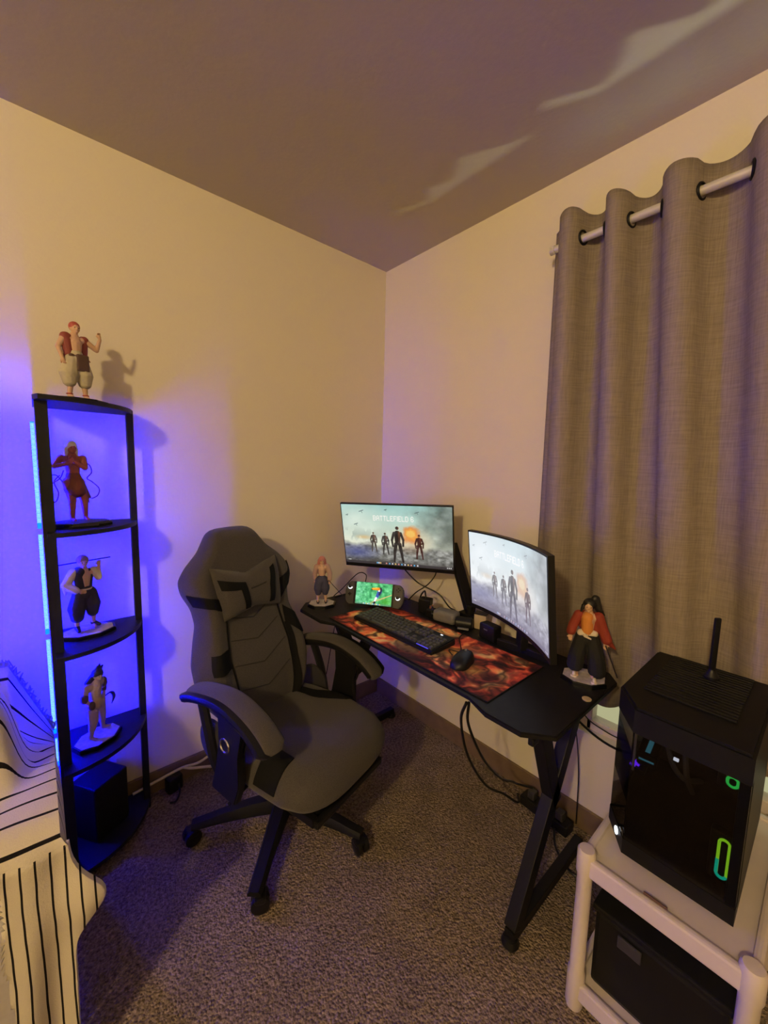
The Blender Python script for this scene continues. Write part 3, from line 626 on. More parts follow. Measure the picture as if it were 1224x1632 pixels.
# 3: middle shelf: white sleeves, dark vest, dark baggy trousers, flute held across behind the head
f = thing('figurine', 'figurine in white sleeves and dark baggy trousers holding a rod level behind the head', 'figurine', (-1.412, -0.110, LV[2]+0.0072), math.radians(12), 'collectible figurines')
base_plate(f, 0.088, 0.012, 'base_stone', 8, 0.2, 0.95, 0.72)
b = (f, (-0.004, 0.006, 0.0132)); k = 0.255
V = figure_body(k, stand_pose(head=(0, -.005, .925), el_r=(.165, -.02, .69), wr_r=(.175, -.01, .84), hd_r=(.02, 0, 1), el_l=(-.20, 0, .65), wr_l=(-.09, -.07, .56), hd_l=(1, -.1, -.3), an_r=(.085, .03, .05), an_l=(-.115, -.03, .045), kn_l=(-.105, -.03, .275)), 'skin', b)
garment('vest', [('l', [v3(V['chest'], -0.012, 0, 0.014), v3(V['waist'], -0.008, 0, 0)], [0.0195, 0.0175]), ('l', [v3(V['chest'], 0.017, 0.001, 0.012), v3(V['waist'], 0.010, 0.001, 0)], [0.0125, 0.0135]), ('b', v3(V['chest'], 0, 0.009, -0.004), 0.020, (1.3, 0.8, 1.3))], 'navy_cloth', b)
garment('sleeves', [('l', [V['sh_l'], V['el_l'], v3(V['wr_l'], -0.006, 0, 0.004)], [0.0150, 0.0140, 0.0120]), ('l', [V['el_l'], v3(V['el_l'], -0.002, 0, -0.030)], [0.012, 0.004]), ('l', [V['sh_r'], V['el_r'], (V['el_r']+V['wr_r'])/2], [0.0140, 0.0115, 0.0080])], 'cloth_white', b)
garment('trousers', [('l', [v3(V['pelvis'], 0, 0, 0.010), v3(V['pelvis'], 0, 0, -0.008)], [0.0205, 0.025]), ('l', [V['hip_r'], v3(V['kn_r'], 0, 0, 0.018), v3(V['kn_r'], 0, 0, -0.010)], [0.022, 0.025, 0.018]), ('l', [V['hip_l'], v3(V['kn_l'], 0, 0, 0.012), v3(V['kn_l'], 0, 0, -0.018)], [0.022, 0.026, 0.020])], 'navy_cloth', b)
bm = bmesh.new(); ring(bm, v3(V['waist'], 0, 0, -0.008), 0.0195, 0.0030, None, 20, 6); finish('belt', bm, 'cloth_white', b, smooth=True)
garment('hair', [('b', v3(V['head'], 0, 0.004, 0.007), 0.0180, (1, 1.02, 1.0))], 'hair_brown', b)
garment('shoe', [('l', [v3(V['an_l'], 0, 0, 0.006), v3(V['an_l'], 0, -0.018, -0.004)], [0.009, 0.006])], 'hair_black', b, 0.0016); garment('shoe', [('l', [v3(V['an_r'], 0, 0, 0.004), v3(V['an_r'], 0.014, -0.012, -0.004)], [0.009, 0.006])], 'hair_black', b, 0.0016)
bm = bmesh.new(); tube(bm, [(-0.075, 0.018, 0.232), (0.085, 0.012, 0.238)], 0.0022, 8, False); finish('held_rod', bm, 'blade_dark', b, smooth=True)

# 4: lower shelf: tan figure striding, dark hair, hooked tool
f = thing('figurine', 'tan figurine with dark swept hair and a hooked tool on the lower shelf board', 'figurine', (-1.408, -0.145, LV[1]+0.0072), math.radians(35), 'collectible figurines')
base_plate(f, 0.080, 0.014, 'base_stone', 8, 0.25, 1.0, 0.72)
b = (f, (0.002, 0.004, 0.0152)); k = 0.238
V = figure_body(k, stand_pose(head=(.035, -.03, .915), neck=(.02, 0, .83), chest=(0, 0, .74), el_l=(-.17, -.02, .65), wr_l=(-.12, -.08, .52), el_r=(.15, .02, .66), wr_r=(.13, .0, .54), an_l=(-.115, -.02, .045), kn_l=(-.075, -.03, .27), an_r=(.13, .05, .05), kn_r=(.10, .02, .28), ft_l=(.02, -.075, -.02), ft_r=(.07, -.05, -.02)), 'tan_body', b, bulk=1.12)
garment('hair', [('b', v3(V['head'], 0.002, 0.004, 0.006), 0.0180, (1, 1.05, 1.0)), ('l', [v3(V['head'], 0.006, 0.006, 0.008), v3(V['head'], 0.016, 0.008, 0.034)], [0.012, 0.002]), ('l', [v3(V['head'], 0.006, 0.008, 0.010), v3(V['head'], 0.028, 0.010, 0.022)], [0.012, 0.003]), ('l', [v3(V['head'], 0.0, 0.006, 0.008), v3(V['head'], 0.006, 0.006, 0.028)], [0.013, 0.004]), ('l', [v3(V['head'], 0.0, 0.010, 0.0), v3(V['neck'], -0.018, 0.012, 0.0)], [0.014, 0.010])], 'hair_black', b)
for q in ([('l', [v3(V['el_l'], 0, 0, 0.008), v3(V['el_l'], 0, 0, -0.003)], [0.0115, 0.0115])], [('l', [v3(V['wr_l'], 0, 0, 0.010), v3(V['wr_l'], 0, 0, 0)], [0.0105, 0.0105])], [('l', [v3(V['sh_r'], 0.004, 0, -0.002), v3(V['sh_r'], 0.007, 0, -0.016)], [0.0125, 0.0115])], [('l', [v3(V['el_r'], 0, 0, 0.005), v3(V['el_r'], 0, 0, -0.006)], [0.0105, 0.0100])]): garment('strap', q, 'strap_dark', b)
garment('trousers', [('l', [v3(V['pelvis'], 0, 0, 0.008), v3(V['pelvis'], 0, 0, -0.008)], [0.0200, 0.0215]), ('l', [V['hip_r'], V['kn_r'], (V['kn_r']+V['an_r'])/2], [0.0195, 0.0150, 0.0110]), ('l', [V['hip_l'], V['kn_l'], (V['kn_l']+V['an_l'])/2], [0.0195, 0.0155, 0.0110])], 'tan_body', b)
bm = bmesh.new(); tube(bm, [(0.026, 0, 0.122), (0.052, 0, 0.128), (0.066, 0, 0.120), (0.070, 0, 0.102), (0.060, 0, 0.082)], [0.002, 0.0025, 0.006, 0.005, 0.001], 8); finish('hooked_tool', bm, 'blade_dark', b, smooth=True)

# ================================================================== desk
DZ = 0.72
desk = thing('desk', 'black gaming desk with notched front edge standing along the curtain wall', 'desk', (0, 0, 0))
DP = [(-0.585, -0.140), (-0.648, -0.205), (-0.648, -0.375), (-0.615, -0.435), (-0.615, -1.120), (-0.645, -1.195), (-0.645, -1.300), (-0.590, -1.366), (-0.19, -1.366), (-0.145, -1.33), (-0.145, -0.17), (-0.18, -0.140)]
bm = bmesh.new(); prism(bm, DP, DZ-0.013, DZ)
bmesh.ops.bevel(bm, geom=[e for e in bm.edges if all(v.co.z > DZ-0.001 for v in e.verts)], offset=0.003, segments=2, affect='EDGES')
finish('tabletop', bm, 'desk_black', desk)
for y in (-1.262, -0.25):
    bm = bmesh.new(); bar(bm, (-0.545, y, 0.045), (-0.175, y, 0.692), 0.036, 0.050); finish('leg', bm, 'black_metal', desk)
    bm = bmesh.new(); bar(bm, (-0.485, y, 0.692), (-0.345, y, 0.335), 0.036, 0.050); finish('leg_brace', bm, 'black_metal', desk)
    bm = bmesh.new(); bar(bm, (-0.565, y, 0.030), (-0.10, y, 0.030), 0.030, 0.036); finish('floor_bar', bm, 'black_metal', desk)
    for x in (-0.555, -0.11):
        bm = bmesh.new(); lathe(bm, [(0.024, 0.0), (0.026, 0.006), (0.020, 0.022), (0.012, 0.026)], 16, (x, y, 0)); finish('foot', bm, 'black_plastic', desk, smooth=30)
    finish('top_bar', bx((-0.36, y, 0.692), (0.44, 0.036, 0.020), 0.002), 'black_metal', desk)
finish('cross_beam', bx((-0.20, -0.756, 0.680), (0.02, 0.98, 0.040), 0.003), 'black_metal', desk)
finish('headset_hook', bx((-0.606, -1.315, 0.690), (0.03, 0.016, 0.020), 0.004), 'black_plastic', desk)
bm = bmesh.new(); lathe(bm, [(0.012, 0), (0.013, 0.003), (0.0115, 0.004), (0.0, 0.004)], 18, (-0.364, -1.345, DZ)); tag(finish('wooden_token', bm, 'cup_tan', None, smooth=30), 'small round tan token lying on the desk edge by the computer', 'token')

# fire-print desk mat
mat('pad_print', (1, 1, 1), 0.75, attr='picture', spec=0.2)
pad = thing('desk_mat', 'large desk mat printed with orange and red flames under keyboard and mouse', 'desk mat', (-0.444, -0.775, DZ), 0)
bm = bmesh.new(); box(bm, (0, 0, 0.0016), (0.320, 0.800, 0.0032), 0.0012); finish('mat_edge', bm, 'black_matte', pad)
def padfn(U, V): return np.stack([-0.157+0.314*V, 0.397-0.794*U, np.full_like(U, 0.0035)], 1)
picture_mesh('printed_top', fire_print(), padfn, 'pad_print', pad)

# keyboard
KB = thing('keyboard', 'black full-size keyboard with an imitated blue edge reflection lying on the flame mat', 'keyboard', (-0.462, -0.672, DZ+0.0036), math.radians(1.5))
bm = bmesh.new(); KX, KY = 0.068, 0.218
prism(bm, [(-KX, -KY), (KX, -KY), (KX, KY), (-KX, KY)], 0.0, 0.016)
for v in bm.verts:
    if v.co.z > 0.01: v.co.z += 0.010*(v.co.x+KX)/(2*KX)
bmesh.ops.bevel(bm, geom=list(bm.edges), offset=0.004, segments=2, affect='EDGES')
finish('case', bm, 'black_plastic', KB, smooth=30)
km = bmesh.new(); box(km, (0, 0, 0), (0.0155, 0.0155, 0.008), 0.0015)
for v in km.verts:
    if v.co.z > 0: v.co.x *= 0.82; v.co.y *= 0.82
kme = bpy.data.meshes.new('key'); km.to_mesh(kme); km.free(); kme.materials.append(mat('key_plastic', (0.055, 0.055, 0.053), 0.5))
def key(x, y, wy=1.0, wx=1.0):
    o = bpy.data.objects.new('key', kme); COL.objects.link(o); o.parent = KB
    o.location = (x, y, 0.0195+0.010*(x+KX)/(2*KX)); o.rotation_euler = (0, -0.073, 0); o.scale = (wx, wy, 1)
rows = [0.046, 0.024, 0.0055, -0.013, -0.0315, -0.050]
for ri, x in enumerate(rows):
    y = KY-0.016
    if ri == 5: ws = [1.3, 1.3, 1.3, 6.2, 1.3, 1.3, 1.3, 1.3]
    elif ri == 0: ws = [1, 0, 1, 1, 1, 1, .4, 1, 1, 1, 1, .4, 1, 1, 1, 1]
    elif ri == 1: ws = [1]*13+[2]
    elif ri == 2: ws = [1.5]+[1]*12+[1.5]
    elif ri == 3: ws = [1.8]+[1]*11+[2.2]
    else: ws = [2.3]+[1]*10+[2.7]
    tot = 0; unit = 0.0180
    for w in ws:
        if w >= 1: key(x, y-(tot+w/2)*unit, w*1.0+ (w-1)*0.13)
        tot += w
    for c in range(3):
        if ri in (0, 1, 2) or (ri == 4 and c == 1) or ri == 5: key(x, y-0.278-(c+0.5)*unit)
    if ri > 0:
        for c in range(4): key(x, y-0.339-(c+0.5)*unit)
bm = bmesh.new(); box(bm, (-0.0635, -0.170, 0.019), (0.002, 0.055, 0.002)); finish('edge_glint', bm, 'blue_glint', KB)  # glowing sliver stands in for the light strip reflected on the edge
bm = bmesh.new(); box(bm, (0.052, -0.165, 0.0262), (0.004, 0.010, 0.0012)); finish('status_light', bm, 'led_white', KB)

# mouse
ms = thing('mouse', 'black computer mouse resting on the flame mat right of the keyboard', 'mouse', (-0.480, -0.990, DZ+0.0036), math.radians(-75))
bm = bmesh.new(); rowsM = []
for i in range(13):
    t = i/12; y = -0.058+0.116*t; w = 0.031*math.sqrt(max(0.02, 1-(2*t-1)**4)); h = 0.036*math.sqrt(max(0.03, 1-abs(2*t-1.15)**2.4*0.75))
    if i in (0, 12): w *= 0.55; h *= 0.55
    rowsM.append([(w*math.copysign(abs(math.cos(a))**0.7, math.cos(a)), y, max(0.0, h*max(0, math.sin(a))**0.8)) for a in [math.pi*q/12 for q in range(13)]]+[(-w*0.5, y, 0), (w*0.5, y, 0)])
loft(bm, rowsM); finish('shell', bm, 'black_plastic', ms, smooth=50)
bm = bmesh.new(); lathe(bm, [(0.008, -0.0035), (0.009, -0.002), (0.009, 0.002), (0.008, 0.0035)], 16, (0, 0.030, 0.0300), RY(math.pi/2)); finish('scroll_wheel', bm, 'grey_plastic', ms, smooth=30)
cable('mouse_cable', [(-0.466, -0.935, DZ+0.008), (-0.440, -0.900, DZ+0.006), (-0.42, -0.935, DZ+0.006), (-0.375, -0.90, DZ+0.006), (-0.33, -0.86, DZ+0.006), (-0.27, -0.84, DZ+0.006), (-0.20, -0.83, DZ+0.004)], 0.0018, 'black_plastic', ms)
bpy.data.objects['mouse_cable'].parent = None; tag(bpy.data.objects['mouse_cable'], 'thin black mouse cable curling across the flame mat', 'cable')

# ------------------------------------------------------------------ monitors
screen_mat('screen_flat', 'picture', 0.92); screen_mat('screen_curved', 'picture', 1.0); screen_mat('screen_small', 'picture', 1.15)
def frame_of(c, a, t, r):
    R0 = Vector((math.cos(a), math.sin(a), 0)); F0 = Vector((math.sin(a), -math.cos(a), 0)); U0 = Vector((0, 0, 1))
    F = F0*math.cos(t)+U0*math.sin(t); U = U0*math.cos(t)-F0*math.sin(t)
    R1 = R0*math.cos(r)+U*math.sin(r); U1 = U*math.cos(r)-R0*math.sin(r)
    m = Matrix((R1, F*-1, U1)).transposed().to_4x4(); m.translation = Vector(c); return m   # local x right, y away from viewer, z up
MW, MH = 0.535, 0.320
mon = thing('flat_monitor', 'flat thin-bezel monitor on an arm showing a vivid battle wallpaper, left of the curved one', 'monitor')
mon.matrix_world = frame_of((-0.289, -0.443, 1.049), -1.0564, -0.198, 0.026)
bm = bmesh.new(); box(bm, (0, 0.009, 0), (MW, 0.016, MH), 0.003); finish('housing', bm, 'black_plastic', mon)
bm = bmesh.new(); box(bm, (0, 0.026, -0.02), (0.36, 0.024, 0.22), 0.012); finish('back_cover', bm, 'black_matte', mon)
def flatfn(U, V): return np.stack([-MW/2+0.005+(MW-0.010)*U, np.full_like(U, 0.0004), -MH/2+0.019+(MH-0.025)*V], 1)
picture_mesh('screen', wallpaper(), flatfn, 'screen_flat', mon)
M1 = mon.matrix_world.copy()
# monitor arm clamped to the desk's back edge
arm = thing('monitor_mount', 'black monitor arm slanting from the desk edge up behind the flat monitor', 'monitor arm', (-0.128, -0.755, DZ))
bm = bmesh.new(); box(bm, (0, 0, 0.014), (0.05, 0.09, 0.026), 0.004); box(bm, (0.026, 0, -0.012), (0.012, 0.05, 0.07), 0.003); finish('clamp', bm, 'black_metal', arm)
bm = bmesh.new(); lathe(bm, [(0.022, 0.027), (0.022, 0.060), (0.016, 0.064)], 18, (0.004, 0, 0)); finish('swivel', bm, 'black_metal', arm, smooth=30)
elbow = Vector((-0.060, -0.585, 1.02)) - Vector(arm.location)
bm = bmesh.new(); bar(bm, (0.004, 0.0, 0.040), tuple(elbow), 0.050, 0.026, 0.006); finish('lower_link', bm, 'black_metal', arm)
mv = M1.to_3x3(); mp = M1 @ Vector((0.0, 0.046, 0.0)) - Vector(arm.location)
bm = bmesh.new(); bar(bm, tuple(elbow), tuple(mp), 0.040, 0.026, 0.006); finish('upper_link', bm, 'black_metal', arm)
bm = bmesh.new(); box(bm, mp, (0.11, 0.012, 0.11), 0.003, mv); finish('mount_plate', bm, 'black_metal', arm)

CR = 0.95  # radius of the curved screen
mon2 = thing('curved_monitor', 'curved monitor turned sideways with a washed-out battle wallpaper beside the curtain', 'monitor')
mon2.matrix_world = frame_of((-0.326, -1.027, 0.9705), -2.0653, -0.092, 0.019)
CW, CH = 0.53, 0.32; amax = CW/2/CR
def curved(x, y, z):
    a = x/CR; return ((CR+y)*math.sin(a), CR*(math.cos(a)-math.cos(amax))+y*math.cos(a), z)
def curved_slab(x0, x1, z0, z1, y0, y1, n=24):
    bm = bmesh.new(); rowsC = []
    for i in range(n+1):
        x = x0+(x1-x0)*i/n; rowsC.append([curved(x, y0, z0), curved(x, y1, z0), curved(x, y1, z1), curved(x, y0, z1)])
    loft(bm, rowsC); return bm
finish('housing', curved_slab(-CW/2, CW/2, -CH/2, CH/2, 0.001, 0.020), 'black_plastic', mon2, smooth=20)
finish('back_cover', curved_slab(-0.17, 0.17, -0.11, 0.10, 0.0195, 0.055), 'black_matte', mon2, smooth=20)
def curvfn(U, V):
    x = -CW/2+0.006+(CW-0.014)*U; a = x/CR; y = 0.0003
    return np.stack([(CR+y)*np.sin(a), CR*(np.cos(a)-math.cos(amax))+y*np.cos(a), -CH/2+0.016+(CH-0.022)*V], 1)
picture_mesh('screen', wallpaper(washed=True), curvfn, 'screen_curved', mon2)
M2 = mon2.matrix_world.copy()
# its stand: a column and a spread foot on the desk, in monitor coordinates
iv = M2.inverted()
def seg_local(a, b, w, h, nm):
    bm = bmesh.new(); bar(bm, iv @ Vector(a), iv @ Vector(b), w, h, 0.004); finish(nm, bm, 'black_plastic', mon2)
seg_local((-0.235, -1.065, DZ+0.012), (-0.235, -1.065, 0.95), 0.050, 0.028, 'stand_column')
seg_local((-0.235, -1.065, DZ+0.009), (-0.250, -0.975, DZ+0.009), 0.016, 0.030, 'stand_foot'); seg_local((-0.235, -1.065, DZ+0.009), (-0.240, -1.185, DZ+0.009), 0.016, 0.030, 'stand_foot')
seg_local((-0.262, -1.060, 0.935), (-0.225, -1.072, 0.945), 0.06, 0.06, 'stand_head')

# ------------------------------------------------------------------ handheld console
hh = thing('handheld_console', 'handheld game console leaning up and showing a toucan picture', 'game console')
hh.matrix_world = frame_of((-0.372, -0.392, 0.785), -1.05, 0.30, 0.03)
HX, HZ = 0.142, 0.0525
bm = bmesh.new(); box(bm, (0, 0.011, 0), (0.20, 0.020, 0.104), 0.003); finish('body', bm, 'black_plastic', hh)
for s in (-1, 1):
    P = [(0.094, -0.0525), (0.125, -0.0545), (0.140, -0.035), (0.143, 0.010), (0.138, 0.035), (0.122, 0.050), (0.094, 0.052)]
    bm = bmesh.new(); vs = prism(bm, [(s*x, z) for x, z in P], -0.024, 0.001)
    for v in bm.verts: v.co = Vector((v.co.x, -v.co.z, v.co.y))
    bmesh.ops.bevel(bm, geom=list(bm.edges), offset=0.004, segments=2, affect='EDGES'); gr = finish('grip', bm, 'dark_grey_plastic', hh, smooth=30)
    zc = 0.026 if s < 0 else -0.006
    bm = bmesh.new(); tube(bm, [(s*0.118+0.0095*math.cos(t_), -0.003, zc+0.0095*math.sin(t_)) for t_ in np.linspace(math.pi*0.95, math.pi*1.95, 14)], 0.0024, 6, False); finish('stick_light', bm, 'led_white', gr, smooth=True)
    bm = bmesh.new(); lathe(bm, [(0.004, 0), (0.004, 0.007), (0.0075, 0.008), (0.0075, 0.011), (0.005, 0.012)], 16, (s*0.118, -0.001, zc), RX(math.pi/2)); finish('thumbstick', bm, 'black_plastic', gr, smooth=30)
    zb = -0.008 if s < 0 else 0.028
    bm = bmesh.new()
    if s < 0: box(bm, (s*0.118, -0.002, zb), (0.016, 0.004, 0.005), 0.001); box(bm, (s*0.118, -0.002, zb), (0.005, 0.004, 0.016), 0.001)
    else:
        for dx, dz in ((0, .007), (0, -.007), (.007, 0), (-.007, 0)): ball(bm, (s*0.118+dx, -0.0015, zb+dz), 0.0032, (1, 0.6, 1), 1)
    finish('buttons', bm, 'black_gloss', gr)
def hhfn(U, V): return np.stack([-0.088+0.176*U, np.full_like(U, 0.0006), -0.049+0.100*V], 1)
picture_mesh('screen', bird_picture(), hhfn, 'screen_small', hh)
bm = bmesh.new(); Mh = hh.matrix_world; ih = Mh.inverted()
bar(bm, (0, 0.022, 0.0), tuple(ih @ (Mh @ Vector((0, 0.075, 0)) * 1.0 - Vector((0, 0, (Mh @ Vector((0, 0.075, 0))).z-DZ-0.004)))), 0.09, 0.004, 0.001); finish('kickstand', bm, 'black_plastic', hh)
pA = Mh @ Vector((-0.05, 0.010, 0.052)); pB = Mh @ Vector((-0.05, 0.010, 0.085))
cable('charging_cable', [pA, pB, pB+Vector((-0.01, 0.05, -0.002)), (-0.42, -0.21, 0.775), (-0.44, -0.17, DZ+0.006), (-0.30, -0.165, DZ+0.004), (-0.20, -0.25, DZ+0.004), (-0.19, -0.42, DZ+0.004)], 0.0024, 'black_plastic')
tag(bpy.data.objects['charging_cable'], 'black charging cable looping from the top of the handheld console', 'cable')

# ------------------------------------------------------------------ clutter at the back of the desk
ad = thing('power_adapter', 'black plug adapter block standing behind the mat near the handheld', 'adapter', (-0.215, -0.575, DZ), math.radians(20))
finish('block', bx((0, 0, 0.032), (0.045, 0.055, 0.064), 0.006), 'black_plastic', ad)
bm = bmesh.new(); tube(bm, [(0, 0.0, 0.060), (0.005, 0.004, 0.075), (0.03, 0.02, 0.085), (0.06, 0.05, 0.05), (0.062, 0.06, 0.006)], 0.004, 8); finish('plug_lead', bm, 'black_plastic', ad, smooth=True)
hub = thing('grey_dock', 'grey rounded hub lying between black adapter and monitor arm', 'hub', (-0.232, -0.712, DZ), math.radians(-78))
bm = bmesh.new(); box(bm, (0, 0, 0.026), (0.105, 0.066, 0.050), 0.018, None, 4); finish('shell', bm, 'grey_plastic', hub, smooth=40)
bm = bmesh.new(); tube(bm, [(-0.052, 0, 0.02), (-0.075, -0.005, 0.02), (-0.088, 0.02, 0.01)], 0.005, 8); finish('lead', bm, 'black_plastic', hub, smooth=True)
pl = thing('plug_head', 'black plug with shiny prongs beside the grey rounded hub', 'plug', (-0.238, -0.632, DZ), math.radians(10))
finish('plug_body', bx((0, 0, 0.018), (0.04, 0.034, 0.036), 0.006), 'black_plastic', pl)
for s in (-1, 1): finish('prong', bx((s*0.008, 0, 0.0435), (0.004, 0.008, 0.014)), 'chrome', pl)
wc = thing('webcam', 'small black round webcam lying at the back of the desk under the curved monitor', 'webcam', (-0.235, -0.808, DZ), math.radians(-60))
bm = bmesh.new(); lathe(bm, [(0.020, -0.035), (0.025, -0.030), (0.025, 0.030), (0.020, 0.035)], 18, (0, 0, 0.025), RY(math.pi/2)); finish('barrel', bm, 'black_plastic', wc, smooth=30)
bm = bmesh.new(); box(bm, (0.0, -0.030, 0.012), (0.045, 0.012, 0.006), 0.002); finish('clip', bm, 'grey_plastic', wc)
sb = thing('desk_speaker', 'small black box with a pale maker mark beneath the curved monitor', 'speaker', (-0.232, -0.930, DZ), math.radians(-8))
bm = bmesh.new(); box(bm, (0, 0, 0.03), (0.045, 0.075, 0.06), 0.008); finish('case', bm, 'black_plastic', sb)
finish('mark', bx((-0.0228, 0.004, 0.040), (0.0008, 0.018, 0.004)), 'grey_plastic', sb)
card = finish('paper_card', bx((0, 0, 0.045), (0.002, 0.042, 0.09)), 'white_card'); card.location = (-0.168, -0.900, DZ); card.rotation_euler = (0, 0.12, -0.6); tag(card, 'white paper card propped behind the small black box under the curved monitor', 'card')
tin = thing('tan_box', 'small tan box behind the webcam at the back of the desk', 'box', (-0.172, -0.846, DZ), 0.3)
finish('carton', bx((0, 0, 0.03), (0.035, 0.05, 0.06), 0.002), 'cup_tan', tin); finish('lid', bx((0, 0, 0.063), (0.037, 0.052, 0.006), 0.001), 'black_plastic', tin)
def tcable(name, pts, r, m, label, cat='cable', k=8):
    o = cable(name, pts, r, m, None, k); tag(o, label, cat); return o
pm = M1 @ Vector((0.0, 0.03, -0.14)); pm2 = M1 @ Vector((0.17, 0.03, -0.14))
tcable('monitor_cable', [pm, pm+Vector((0.03, 0, -0.03)), (-0.21, -0.52, 0.84), (-0.16, -0.60, 0.80), (-0.155, -0.66, 0.755), (-0.16, -0.70, DZ+0.03)], 0.0032, 'black_plastic', 'black cable sagging from the flat monitor down to the monitor arm')
tcable('display_cable', [pm2, pm2+Vector((0.01, 0, -0.04)), (-0.165, -0.54, 0.83), (-0.16, -0.46, 0.77), (-0.17, -0.42, DZ+0.004)], 0.0028, 'black_plastic', 'thin black cable crossing down behind the flat monitor to the desk')

# ------------------------------------------------------------------ figurines on the desk
f = thing('figurine', 'pink-haired figurine with a lowered blade standing at the far end of the desk', 'figurine', (-0.545, -0.222, DZ), math.radians(-30), 'collectible figurines')
base_plate(f, 0.066, 0.014, 'base_stone', 8, 0.2, 1.0, 0.9)
b = (f, (0, 0, 0.0152)); k = 0.215
V = figure_body(k, stand_pose(head=(.0, -.01, .925), el_r=(.17, -.02, .64), wr_r=(.165, -.05, .50), el_l=(-.15, .02, .64), wr_l=(-.14, .03, .50)), 'skin', b)
garment('coat', [('l', [v3(V['chest'], 0, 0.004, 0.010), v3(V['waist'], 0, 0.004, 0)], [0.0170, 0.0155]), ('l', [V['sh_r'], V['el_r'], v3(V['wr_r'], 0, 0, 0.006)], [0.0125, 0.0120, 0.0110]), ('l', [V['sh_l'], V['el_l'], v3(V['wr_l'], 0, 0, 0.006)], [0.0125, 0.0110, 0.0100]), ('b', v3(V['chest'], 0, 0.010, -0.006), 0.020, (1.25, 0.7, 1.4))], 'coat_pale', b)
garment('trousers', [('l', [v3(V['waist'], 0, 0, -0.006), v3(V['pelvis'], 0, 0, -0.010)], [0.0165, 0.0215]), ('l', [V['hip_r'], v3(V['kn_r'], 0, 0, 0.010), v3(V['kn_r'], 0, 0, -0.010)], [0.0195, 0.0210, 0.0150]), ('l', [V['hip_l'], v3(V['kn_l'], 0, 0, 0.010), v3(V['kn_l'], 0, 0, -0.010)], [0.0195, 0.0210, 0.0150])], 'blue_cloth', b)
garment('hair', [('b', v3(V['head'], 0, 0.004, 0.006), 0.0165, (1, 1.05, 1)), ('l', [v3(V['head'], -0.008, 0.008, 0), v3(V['chest'], -0.020, 0.016, 0)], [0.012, 0.006]), ('l', [v3(V['head'], 0.008, 0.008, 0), v3(V['chest'], 0.018, 0.016, 0.01)], [0.012, 0.006])], 'hair_pink', b)
for s in ('an_r', 'an_l'): garment('sandal', [('l', [v3(V[s], 0, 0, -0.004), v3(V[s], 0, -0.018, -0.007)], [0.007, 0.005])], 'hair_black', b, 0.0016)
bm = bmesh.new(); bar(bm, v3(V['wr_r'], -0.006, -0.010, 0.004), v3(V['wr_r'], 0.062, -0.030, -0.070), 0.0045, 0.0018, 0.0005); finish('blade', bm, 'blade_dark', b)

f = thing('figurine', 'figurine with black ponytail, dark red jacket and orange shirt beside the curved monitor', 'figurine', (-0.258, -1.292, DZ), math.radians(-62), 'collectible figurines')
base_plate(f, 0.070, 0.013, 'base_stone', 8, 0.25, 1.0, 0.85)
b = (f, (0, 0, 0.0142)); k = 0.250
V = figure_body(k, stand_pose(head=(-.01, -.01, .90), neck=(0, .005, .82), el_r=(.17, .0, .62), wr_r=(.20, -.02, .48), hd_r=(.1, -.1, -1), el_l=(-.165, .0, .64), wr_l=(-.185, -.04, .54), hd_l=(-.1, -.2, -1), sh_r=(.11, 0, .78), sh_l=(-.11, 0, .78)), 'skin', b)
garment('jacket', [('l', [V['sh_r'], V['el_r'], v3(V['wr_r'], 0.004, 0.004, 0.006)], [0.0155, 0.0150, 0.0160]), ('l', [V['sh_l'], V['el_l'], v3(V['wr_l'], 0, 0.004, 0.006)], [0.0150, 0.0140, 0.0140]), ('b', v3(V['chest'], 0, 0.013, -0.010), 0.024, (1.35, 0.65, 1.5)), ('l', [v3(V['wr_r'], 0.008, 0.006, 0), v3(V['wr_r'], 0.032, 0.01, -0.022)], [0.012, 0.002]), ('l', [v3(V['chest'], 0.024, 0, 0.008), v3(V['waist'], 0.021, 0, -0.004)], [0.0095, 0.009])], 'jacket_red', b)
garment('shirt', [('l', [v3(V['chest'], -0.004, -0.006, 0.006), v3(V['waist'], -0.002, -0.006, 0)], [0.0180, 0.0165])], 'shirt_orange', b)
garment('sash', [('l', [v3(V['waist'], -0.018, -0.006, -0.010), v3(V['waist'], 0.018, -0.006, -0.008)], [0.0125, 0.0115]), ('b', v3(V['waist'], -0.008, -0.022, -0.012), 0.006), ('l', [v3(V['waist'], -0.008, -0.022, -0.014), v3(V['waist'], 0.008, -0.024, -0.020)], [0.004, 0.003])], 'cloth_white', b)
garment('wide_trousers', [('l', [v3(V['waist'], 0, 0, -0.016), v3(V['pelvis'], 0, 0, -0.01)], [0.019, 0.024]), ('l', [V['hip_r'], v3(V['kn_r'], 0.010, 0, 0), v3(V['an_r'], 0.014, 0, 0.012)], [0.021, 0.025, 0.027]), ('l', [V['hip_l'], v3(V['kn_l'], -0.006, 0, 0), v3(V['an_l'], -0.006, 0, 0.022)], [0.021, 0.024, 0.025])], 'black_cloth', b)
garment('hair', [('b', v3(V['head'], 0.002, 0.005, 0.006), 0.0185, (1.02, 1.0, 1.05)), ('l', [v3(V['head'], -0.014, 0, 0), v3(V['head'], -0.022, -0.004, -0.022)], [0.007, 0.002]), ('b', v3(V['head'], 0.018, 0.012, 0.024), 0.011), ('l', [v3(V['head'], 0.020, 0.014, 0.022), v3(V['head'], 0.030, 0.016, -0.01), v3(V['head'], 0.048, 0.018, -0.028)], [0.012, 0.011, 0.002])], 'hair_black', b)
bm = bmesh.new(); bar(bm, v3(V['wr_r'], 0, -0.012, -0.006), v3(V['wr_r'], 0.038, -0.012, -0.100), 0.006, 0.004, 0.001); finish('sheath', bm, 'blade_dark', b)
